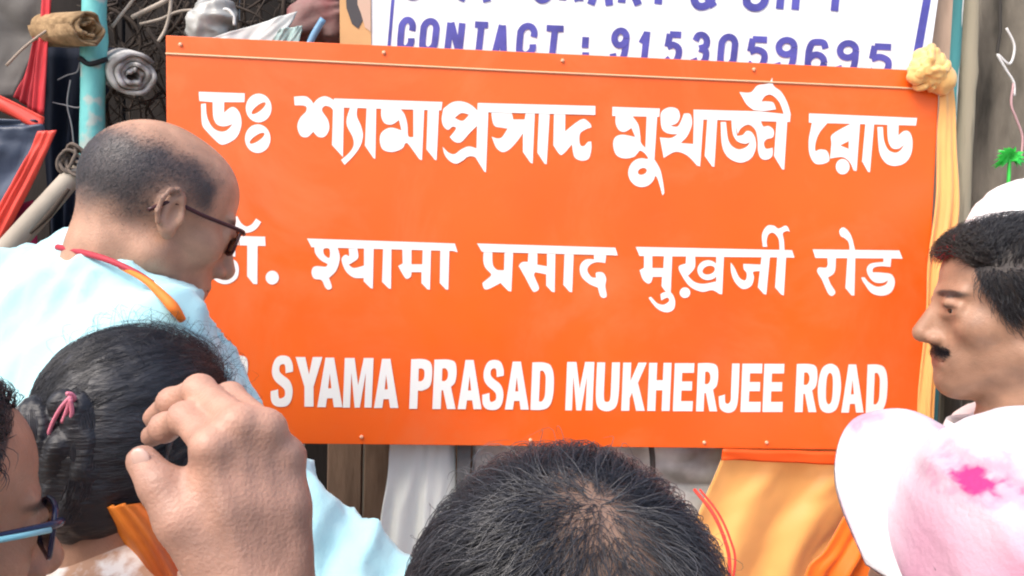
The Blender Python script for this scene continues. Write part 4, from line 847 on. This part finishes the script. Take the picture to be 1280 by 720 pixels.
# --- woman with a bun, seen from behind
def woman():
    p = person('woman with black hair in a bun tied with a pink band, orange shawl')
    sk = skin_mat('warm_brown_skin', (.45, .25, .16)); s = .92; d0 = .8
    H = U(175, 556, d0); fw = look(.55, .83, -14)
    B = body('body', H, fw, Z, look(.45, .9, 0), sk, p, s, .0032, neck=U(150, 700, .78), jaw=.94,
             hairmask=lambda L: sstep(.0, .02, L[:, 2]*.7-L[:, 1]*.62+.03)*.95)
    T, R = B['T'], B['R']; E = lambda q, r, k=.012: ell(T(*q), np.array(r)*s, R, k)
    cap = [E((0, -.014, .034), (.084, .099, .091)), E((0, -.03, -.02), (.074, .083, .075), .03), E((0, -.05, -.06), (.055, .05, .04), .03),
           ell(T(0, .12, -.03), np.array((.12, .075, .105))*s, R, .02, 's')]
    V, F = sdf(cap, .0035); V = wrinkle(V, F, .0016, 45, B['R'][:, 1], 2); hr = mesh('hair', V, F, COMB, p, True)
    ops = [ell(U(58, 545, .725), (.024, .028, .040), frame(CF, CU-.15*CR), .006), cone(U(76, 556, .705), U(64, 632, .715), .0105, .013, .004), ell(U(100, 575, .745), (.034, .03, .055), None, .006)]
    lp = [(86, 506), (100, 514), (108, 545), (109, 585), (102, 615), (88, 640)]
    for a, b_ in zip(lp[:-1], lp[1:]): ops.append(cone(U(*a, .715), U(*b_, .715), .0155, .0165, .004))
    V, F = sdf(ops, .003); V = wrinkle(V, F, .0022, 70, R[:, 2], 4); bun = mesh('bun', V, F, COMB, p, True)
    bs = MB(); rb = random.Random(4)
    ctr = spline([U(x, y, .715) for x, y in lp], 6); ctr = [np.array(q) for q in ctr]
    for k in range(420):
        a0 = rb.uniform(0, 6.28); tw = rb.uniform(-.6, .6); i0 = rb.randint(0, 10); i1 = rb.randint(18, len(ctr)-1); pts = []
        for i in range(i0, i1+1, 2):
            t = nrm(ctr[min(i+1, len(ctr)-1)]-ctr[max(i-1, 0)]); n1 = nrm(np.cross(t, CF)); a = a0+tw*i/18
            pts.append(ctr[i]+(.0168+rb.uniform(0, .0012))*(math.cos(a)*n1+math.sin(a)*-CF))
        if len(pts) > 3: bs.tube(pts, .0003, 3, False)
    for k in range(320):
        c = U(58, 545, .725); a0 = rb.uniform(-1.3, 1.3); r0 = np.array([.0245, .0285, .0405])*rb.uniform(1.0, 1.05); pts = []
        for q in np.linspace(-1.3, 1.5, 9):
            dv = math.cos(q)*(math.cos(a0)*-CF+math.sin(a0)*-CR)+math.sin(q)*(CU*.9-CR*.3); pts.append(c+dv*r0)
        bs.tube(pts, .0003, 3, False)
    bs.build('strands', HAIRG, bun, True)
    PK = mat('pink_band', (.72, .22, .30), .5); m = MB()
    for pts in (((88, 496), (76, 510), (66, 528), (59, 548)), ((88, 496), (84, 512), (78, 528)), ((83, 492), (90, 493), (93, 499), (86, 502), (82, 497)), ((88, 498), (90, 515), (88, 528))):
        m.tube(spline([U(x, y, .692+.004*k) for k, (x, y) in enumerate(pts)], 5), .0019, 7)
    m.build('hair_band', PK, bun, True)
    back = lambda P, N: np.array([-.25, -1.0, -.55])-P*0
    strands(B, 'strands', lambda L: sstep(-.01, .02, L[:, 2]*.7-L[:, 1]*.62+.035)*(L[:, 2] > -.07), back, 9000, .10, .0165, .00026, HAIR, hr, 9, 5, .06, .10, clump=.25)
    strands(B, 'strands', lambda L: sstep(.07, .10, L[:, 2])+.3*sstep(.02, .06, L[:, 1])*sstep(.03, .08, L[:, 2]), lambda P, N: np.array([.1, .4, .6])+0*P, 420, .035, .045, .0002, HAIR, hr, 7, 6, .6, .9)
    # shawl and plain garment
    SW = mat('orange_shawl', (.82, .24, .02), .6, .3, .35, 9, .3, 60, col2=(.42, .06, .02)); N0 = B['Nb']
    arms = None
    g = clothes(B, mat('patterned_blouse', (.78, .74, .70), .8, .2, .1, 34, .3, 60, col2=(.55, .33, .22), contrast=(.44, .56)), TROU, .3, .05, .004, .008, .0, arms, .05, 6, collar=False)
    cloth_pts = MB()
    sh = cloth('shawl', ([(122, 636), (140, 665), (168, 705), (195, 760), (215, 900)], [(180, 628), (205, 655), (232, 705), (262, 770), (290, 900)]), 0, SW, p, 0, 1, 1, nx=20, ny=40, th=.004)
    n = 0
    for j in range(41):                                          # lay the shawl over the shoulder at her depth
        for i in range(21):
            v = sh.data.vertices[n]; q = np.array(v.co); rel = q-CAM; dd = rel@CF; u = i/20
            v.co = CAM+rel/dd*(.735-.035*math.sin(u*3.14)+.004*math.sin(u*19)+.0*j); n += 1
woman()

# --- man seen from behind in the middle
def front_man():
    p = person('black haired man with a thinning crown seen from behind below the sign')
    sk = skin_mat('scalp_skin', (.38, .235, .165), (.022, .021, .023)); s = 1.0
    H = U(704, 858, .446); fw = look(.02, 1, -7); s = 1.05
    W = np.array([.022, -.080, .087])
    def bald(L):
        a = np.array([-.004, -.03, .118]); ab = W-a; t = np.clip(((L-a)@ab)/(ab@ab), 0, 1)[:, None]; d = np.linalg.norm(L-a-t*ab, axis=1)
        return np.exp(-(d/(.009+.022*t[:, 0]))**1.7)
    def hm(L): return np.clip(sstep(-.07, -.03, L[:, 2])*sstep(.085, .05, L[:, 1]-.35*L[:, 2])*(1-.78*bald(L)+.10*vnoise(L*90, 2)), 0, .97)
    B = body('body', H, fw, Z, FH, sk, p, s, .0032, hairmask=hm)
    Wd = np.array([.012, -.055, .105])
    def dirf(P, N):
        d = P-Wd; d = d/(np.linalg.norm(d, axis=1, keepdims=True)+.004); sw = np.cross(N, d)
        return d+.55*sw*np.tanh((P[:, :1]-.012)/.03)+np.array([0, -.1, -.35])+.5*vnoise(P*28, 8)[:, None]*sw
    msk = lambda L: sstep(-.07, -.03, L[:, 2])*sstep(.085, .05, L[:, 1]-.35*L[:, 2])*(1-.93*bald(L))
    hr = strands(B, 'hair', msk, dirf, 26000, .062, .018, .00025, HAIRG, p, 10, 21, .30, .10, clump=.7, avoid=lambda L: .93*bald(L)*(L[:, 1] < .0))
    strands(B, 'strands', lambda L: bald(L)*(L[:, 2] > 0)+.02*sstep(.02, .05, L[:, 2]), dirf, 1500, .026, .008, .00017, HAIRG, hr, 7, 22, .5, .3)
    strands(B, 'strands', msk, dirf, 420, .05, .030, .0002, mat('grey_hair', (.09, .09, .10), .4), hr, 9, 23, .5, .4)
    clothes(B, mat('pale_checked_shirt', (.55, .6, .62), .8), TROU, .7, cuff=.0)
    CRD = mat('red_cord', (.70, .05, .03), .5)
    m = MB()
    for o in (0, 7): m.tube(spline([U(868+o, 612, .56), U(890+o, 640, .54), U(905+o, 672, .52), U(912+o, 705, .50), U(905, 760, .47), U(860, 900, .43)], 6), .0008 if o else .0012, 8)
    m.build('garland', CRD, p, True)
front_man()

# --- moustached man in profile at the right
def profile_man():
    p = person('dark haired man with a moustache in profile at the right end of the sign')
    sk = skin_mat('fair_brown_skin', (.37, .205, .13), (.03, .025, .024)); s = .95
    H = U(1268, 389, 1.02); fw = look(-.97, .26, -2)
    def hl(L):
        y, z = L[:, 1], L[:, 2]
        h = np.interp(y, [-.12, -.05, -.022, -.014, .004, .016, .03, .045, .06, .067, .09, .1], [-.075, -.06, -.03, .03, .018, -.015, -.008, .02, .042, .074, .076, .08])
        return sstep(-.003, .004, z-h+.003*vnoise(L*120, 5))
    B = body('body', H, fw, Z, look(-.9, .43, 0), sk, p, s, .0028, hairmask=lambda L: hl(L)*.96, neck=H+np.array([.02, 0, -.165]))
    dirf = lambda P, N: np.where(P[:, 2:3] > .06, np.array([[0, -.55, .75]]), np.array([[0, -.5, -.8]]))
    hr = strands(B, 'hair', hl, dirf, 10000, .030, .024, .00036, HAIR, p, 7, 31, .2, .25, clump=.3)
    strands(B, 'strands', lambda L: hl(L)*sstep(.03, .07, L[:, 1])*(L[:, 2] > .06), lambda P, N: np.array([0, .9, .6])+0*P, 2600, .026, .028, .00034, HAIRB, hr, 6, 33, .2, .25)
    strands(B, 'strands', lambda L: hl(L)*sstep(.065, .085, L[:, 1])*(L[:, 2] > .06), lambda P, N: np.array([.2, .8, .5])+0*P, 300, .024, .023, .00034, mat('red_powder_hair', (.62, .03, .035), .7), hr, 6, 34, .2, .3)
    mo = lambda L: np.exp(-(np.abs(L[:, 2]+.0555)/(.0052-.06*np.clip(np.abs(L[:, 0])-.012, 0, .05)))**2)*(np.abs(L[:, 0]) < .026)*(L[:, 1] > .06)
    strands(B, 'moustache', mo, lambda P, N: np.sign(P[:, :1])*np.array([[.7, 0, 0]])+np.array([[0, .3, -.7]]), 2200, .0080, .0014, .0002, HAIR, p, 5, 35, .1, .25)
    clothes(B, mat('white_shirt', (.82, .82, .81), .8, .2, .04, 5, .1, 200), TROU, .7, .062, .005, .007, .02, None, .06, 8)
profile_man()

# --- person in a white cap behind him
def capped(H, fw, label, capmat, skin, shirt, s=1.0, brim=False, attr=None, tf=None):
    p = person(label); sk = skin_mat(shirt[0]+'_skin', skin, (.03, .03, .03))
    B = body('body', H, fw, Z, fw if tf is None else tf, sk, p, s, .004, hairmask=lambda L: sstep(-.06, -.05, L[:, 2])*sstep(.04, .02, L[:, 1]))
    T, R = B['T'], B['R']; E = lambda q, r, k=.012, op='u': ell(T(*q), np.array(r)*s, R, k, op)
    dome = [E((0, -.010, .043), (.089, .114, .092)), E((0, -.010, .012), (.086, .112, .04), .02), E((0, -.012, -.055), (.2, .2, .06), .006, 's')]
    V, F = sdf(dome, .003); V = wrinkle(V, F, .0024, 24, (0, 1, .2), 3, octs=3)
    return p, B, V, F
p_, B_, V_, F_ = capped(U(1304, 330, 1.2), look(-.8, .6, -5), 'person in a plain white cap standing behind the dark haired man', None, (.40, .24, .16), ('plain',), 1.0)
mesh('cap', V_, F_, mat('white_cap', (.82, .82, .82), .8, .2, .05, 10), p_, True); clothes(B_, mat('grey_shirt', (.45, .46, .48), .8), TROU)

# --- pink stained cap at the lower right
def pink_cap():
    H = U(1286, 750, .5)
    p, B, V, F = capped(H, look(-.34, .94, 29), 'person in a white cap stained with pink powder at the lower right', None, (.40, .24, .16), ('pinkcap',), .93, tf=look(-.5, .86, 0))
    T, R, s = B['T'], B['R'], B['s']; L = ((V-H)@R)/s
    M_ = mat('powdered_cap', (.63, .61, .615), .85, .1, .03, 9, .22, 240); n = M_.node_tree; b = n.nodes['Principled BSDF']; src = b.inputs['Base Color'].links[0].from_socket
    for at, c in (('pink', (.56, .25, .35)), ('stain', (.46, .045, .19))):
        a = n.nodes.new('ShaderNodeAttribute'); a.attribute_name = at; mx = n.nodes.new('ShaderNodeMix'); mx.data_type = 'RGBA'
        n.links.new(a.outputs['Fac'], mx.inputs[0]); n.links.new(src, mx.inputs[6]); mx.inputs[7].default_value = (*c, 1); src = mx.outputs[2]
    n.links.new(src, b.inputs['Base Color'])
    rel = V-CAM; dd = rel@CF; px = 640+FPX*(rel@CR)/dd; py = 360-FPX*(rel@CU)/dd
    nz = vnoise(V*90, 3)+.8*vnoise(V*210, 4)+.5*vnoise(V*420, 5)
    # powder fell on the back and the side of the crown: blotches placed on the cap itself
    pc = np.argmin((px-1219)**2+(py-596)**2+1e6*(dd > np.median(dd))); C0 = V[pc]
    q = (V-C0)@np.stack([CR, CU, CF], 1)
    st = sstep(.25, .75, 1.25-np.sqrt((q[:, 0]/.025)**2+(q[:, 1]/.0085)**2+(q[:, 2]/.03)**2)+.35*nz)
    st = np.maximum(st, .75*sstep(.35, .9, 1.1-np.sqrt(((q[:, 0]+.034)/.009)**2+((q[:, 1]+.003)/.004)**2+(q[:, 2]/.03)**2)+.4*nz))
    st = np.maximum(st, .5*sstep(.4, .9, 1.0-np.sqrt(((q[:, 0]-.035)/.02)**2+((q[:, 1]-.006)/.004)**2+(q[:, 2]/.04)**2)+.5*nz))
    pk = np.clip(sstep(.125, .045, (V-H)[:, 2]+.016*vnoise(V*16, 6))*sstep(.05, -.02, (V-H)@CF)*(.85+.3*vnoise(V*25, 7)), 0, .95)
    st = np.maximum(st, .42*sstep(.1, .9, 1.25-np.sqrt((q[:, 0]/.045)**2+((q[:, 1]-.002)/.016)**2+(q[:, 2]/.05)**2)+.35*nz))
    cap = mesh('cap', V, F, M_, p, True, attrs={'pink': pk, 'stain': st})
    # brim: a curved plate running forward from the crown's edge
    nx, ny = 40, 20; VV = []
    for j in range(ny+1):
        for i in range(nx+1):
            u = (i/nx*2-1); a = u*1.32; v = j/ny; ln = .086*math.cos(a*.86)**.55
            x0, y0 = .077*math.sin(a), -.012+.093*math.cos(a)
            x = x0+ln*v*.42*math.sin(a); y = y0+ln*v*(.6+.4*math.cos(a)); z = .012+.012*v-.030*(u*u)*(.5+.5*v)+.0016*math.sin(i*.6)*v
            VV.append(T(x, y, z))
    FF = [(j*(nx+1)+i, j*(nx+1)+i+1, (j+1)*(nx+1)+i+1, (j+1)*(nx+1)+i) for j in range(ny) for i in range(nx)]
    VV = np.array(VV); nz2 = vnoise(VV*60, 9); e = np.repeat(np.arange(ny+1)/ny, nx+1)
    br = mesh('brim', VV, FF, M_, cap, True, attrs={'pink': sstep(.80, 1.0, e)*.35*(nz2 > -.2), 'stain': .35*sstep(.4, .6, nz2)*sstep(.6, .9, e)}); sm = br.modifiers.new('s', 'SOLIDIFY'); sm.thickness = .005
    SE = mat('seam_thread', (.26, .17, .20), .8)
    for k, (ax, az) in enumerate(((-.6, 0), (.55, 0), (1.6, 0))):
        m = MB(); pts = []
        for t in np.linspace(.15, 1.5, 30): pts.append(T(.0905*math.cos(t)*math.sin(ax), -.012-.1095*math.cos(t)*math.cos(ax), .043+.0935*math.sin(t)))
        for q_ in range(0, 28, 2): m.tube(pts[q_:q_+2], .0006, 5)
        m.build('stitching', SE, cap, True)
    m = MB(); pts = [T(.0905*math.sin(a), -.012+.1095*math.cos(a), .03) for a in np.linspace(-1.5, 1.5, 40)]
    for q_ in range(0, 39, 2): m.tube(pts[q_:q_+2], .0006, 5)
    m.build('stitching', SE, cap, True)
    clothes(B, mat('crimson_shirt', (.55, .03, .08), .8), TROU, .7)
    strands(B, 'hair', lambda L: sstep(-.07, -.05, L[:, 2])*(L[:, 2] < .01)*sstep(.04, .02, L[:, 1]), lambda P, N: np.array([0, -.3, -1.])+0*P, 2500, .02, .006, .0003, HAIR, p, 5, 41)
pink_cap()

# --- man with blue spectacles cut off at the lower left
def spec_man():
    p = person('man in dark blue spectacles, half out of view at the lower left')
    sk = skin_mat('ruddy_skin', (.40, .22, .14), (.030, .028, .028))
    H = U(-152, 672, .55); fw = look(.62, .78, -8)
    def hl(L):
        y, z = L[:, 1], L[:, 2]; h = np.interp(y, [-.12, -.03, -.016, .0, .018, .03, .045, .06, .09], [-.07, -.05, .03, .0, -.03, .0, .055, .088, .098])
        return sstep(-.003, .004, z-h+.003*vnoise(L*120, 5))
    B = body('body', H, fw, Z, look(.6, .8, 0), sk, p, 1.0, .003, hairmask=lambda L: hl(L)*.96)
    strands(B, 'hair', hl, lambda P, N: np.where(P[:, 2:3] > .07, np.array([[.3, -.6, .2]]), np.array([[0, -.5, -.8]])), 9000, .024, .013, .00034, HAIR, p, 6, 51, .2, .2)
    fr = mat('navy_frame', (.012, .016, .05), .25, .6); fs = spectacles(B, fr, .0265, .019, .1, .004, rr=.0021)
    T = B['T']; INL = mat('pale_blue_inlay', (.25, .60, .70), .3)
    for x in (-1, 1): m = MB(); m.tube([T(x*.0785, .078, .0145), T(x*.0815, .055, .0135), T(x*.0822, .02, .0115)], .0021, 8); m.build('inlay', INL, fs, True)
    clothes(B, mat('peach_shirt', (.70, .50, .38), .8), TROU, .7)
spec_man()

# --- a man close to the camera raising his right hand
def hand_man():
    p = person('person raising a bare right hand beside the woman with the bun')
    sk = skin_mat('hand_skin', (.50, .275, .195))
    d = .46; P = lambda x, y, q=0: U(x, y, d+q)
    wr = P(338, 835); el = CAM+RH*-.13+FH*.36-Z*.41
    shr = CAM+RH*-.24+FH*.13-Z*.30; Nb = shr-RH*.17+Z*.06; shl = Nb-RH*.17-Z*.06
    mc = [P(268, 560, -.002), P(300, 532, .008), P(332, 538, .018), P(356, 572, .028)]
    fing = [[P(232, 522, .026), P(207, 534, .042), P(190, 545, .053)], [P(250, 488, .045), P(216, 502, .062), P(192, 522, .074)],
            [P(288, 496, .058), P(246, 502, .078), P(210, 520, .090)], [P(322, 528, .064), P(280, 520, .085), P(246, 528, .098)]]
    rad = [(.0112, .0095, .0088, .0074), (.0115, .0098, .0089, .0074), (.011, .0092, .0084, .007), (.0098, .008, .0072, .006)]
    ex = []
    for i in range(4):
        ex += [cone(P(318+8*i, 770, .004+.004*i), mc[i], .0135, .0125, .010)]
        c = [mc[i]]+fing[i]
        for k in range(3): ex.append(cone(c[k], c[k+1], rad[i][k]*.95, rad[i][k+1]*.95, .0025))
        ex.append(ell(mc[i]+(-CF)*.003, (.0105, .0105, .0105), None, .008))
    for i in range(4):                                        # tendons and a vein under the skin of the back of the hand
        ex.append(cone(P(312+9*i, 740, -.016+.005*i), mc[i]-CF*.0085, .0035, .0042, .004)); ex.append(ell(mc[i]-CF*.0065+CU*.003, (.0095, .0095, .0085), None, .005))
    for i in range(4):
        for j in range(2): ex.append(ell(fing[i][j]-CF*.002, np.array([1, 1, 1])*rad[i][j+1]*1.10, None, .003))
    ex += [cone(P(290, 640, .002), P(352, 640, .018), .017, .016, .016), cone(P(300, 700, .002), P(350, 700, .014), .018, .018, .016)]
    ex += [cone(P(285, 735, -.004), P(226, 650, -.008), .0175, .0135, .012), cone(P(226, 650, -.008), P(200, 606, -.004), .0135, .0118, .006), cone(P(200, 606, -.004), P(178, 576, .004), .0118, .0092, .004),
           cone(P(262, 660, .002), P(262, 600, .004), .012, .012, .014), cone(P(322, 760, .004), wr, .024, .026, .02), cone(P(300, 770, .0), wr, .02, .024, .02), cone(P(345, 770, .01), wr, .02, .024, .02)]
    arms = [None, (el, wr), 1]
    lo = np.minimum.reduce([c for f in fing for c in f]+[P(160, 560), P(400, 560, .03), P(300, 800)])-.02
    hi = np.maximum.reduce([c for f in fing for c in f]+[P(160, 560), P(400, 560, .03), P(300, 800)])+.02
    B = body('body', Nb+Z*.2+FH*.03, look(.3, 1, -5), Z, FH, sk, p, 1.0, .0027, shoulders=[shl, shr], arms=arms, extra=ex, fine_extra=(lo, hi), neck=Nb, hairmask=lambda L: sstep(-.06, -.03, L[:, 2])*sstep(.05, .03, L[:, 1]-.3*L[:, 2]))
    NA = mat('finger_nail', (.62, .40, .32), .3, .5)
    V, F = sdf([ell(P(176, 573, -.0050), (.0052, .0022, .0068), np.stack([CR*.8+CU*.6, -CF, CU*.8-CR*.6], 1), .001)], .0011); mesh('thumb_nail', V, F, NA, p, True)
    clothes(B, mat('blue_grey_shirt', (.25, .32, .40), .8), TROU, .7, cuff=0.0)
    strands(B, 'hair', lambda L: sstep(-.06, -.03, L[:, 2])*sstep(.05, .03, L[:, 1]-.3*L[:, 2])*(np.linalg.norm(L, axis=1) < .16), lambda P_, N: np.array([0, -.7, -.4])+0*P_, 5000, .03, .012, .0004, HAIR, p, 5, 61)
hand_man()
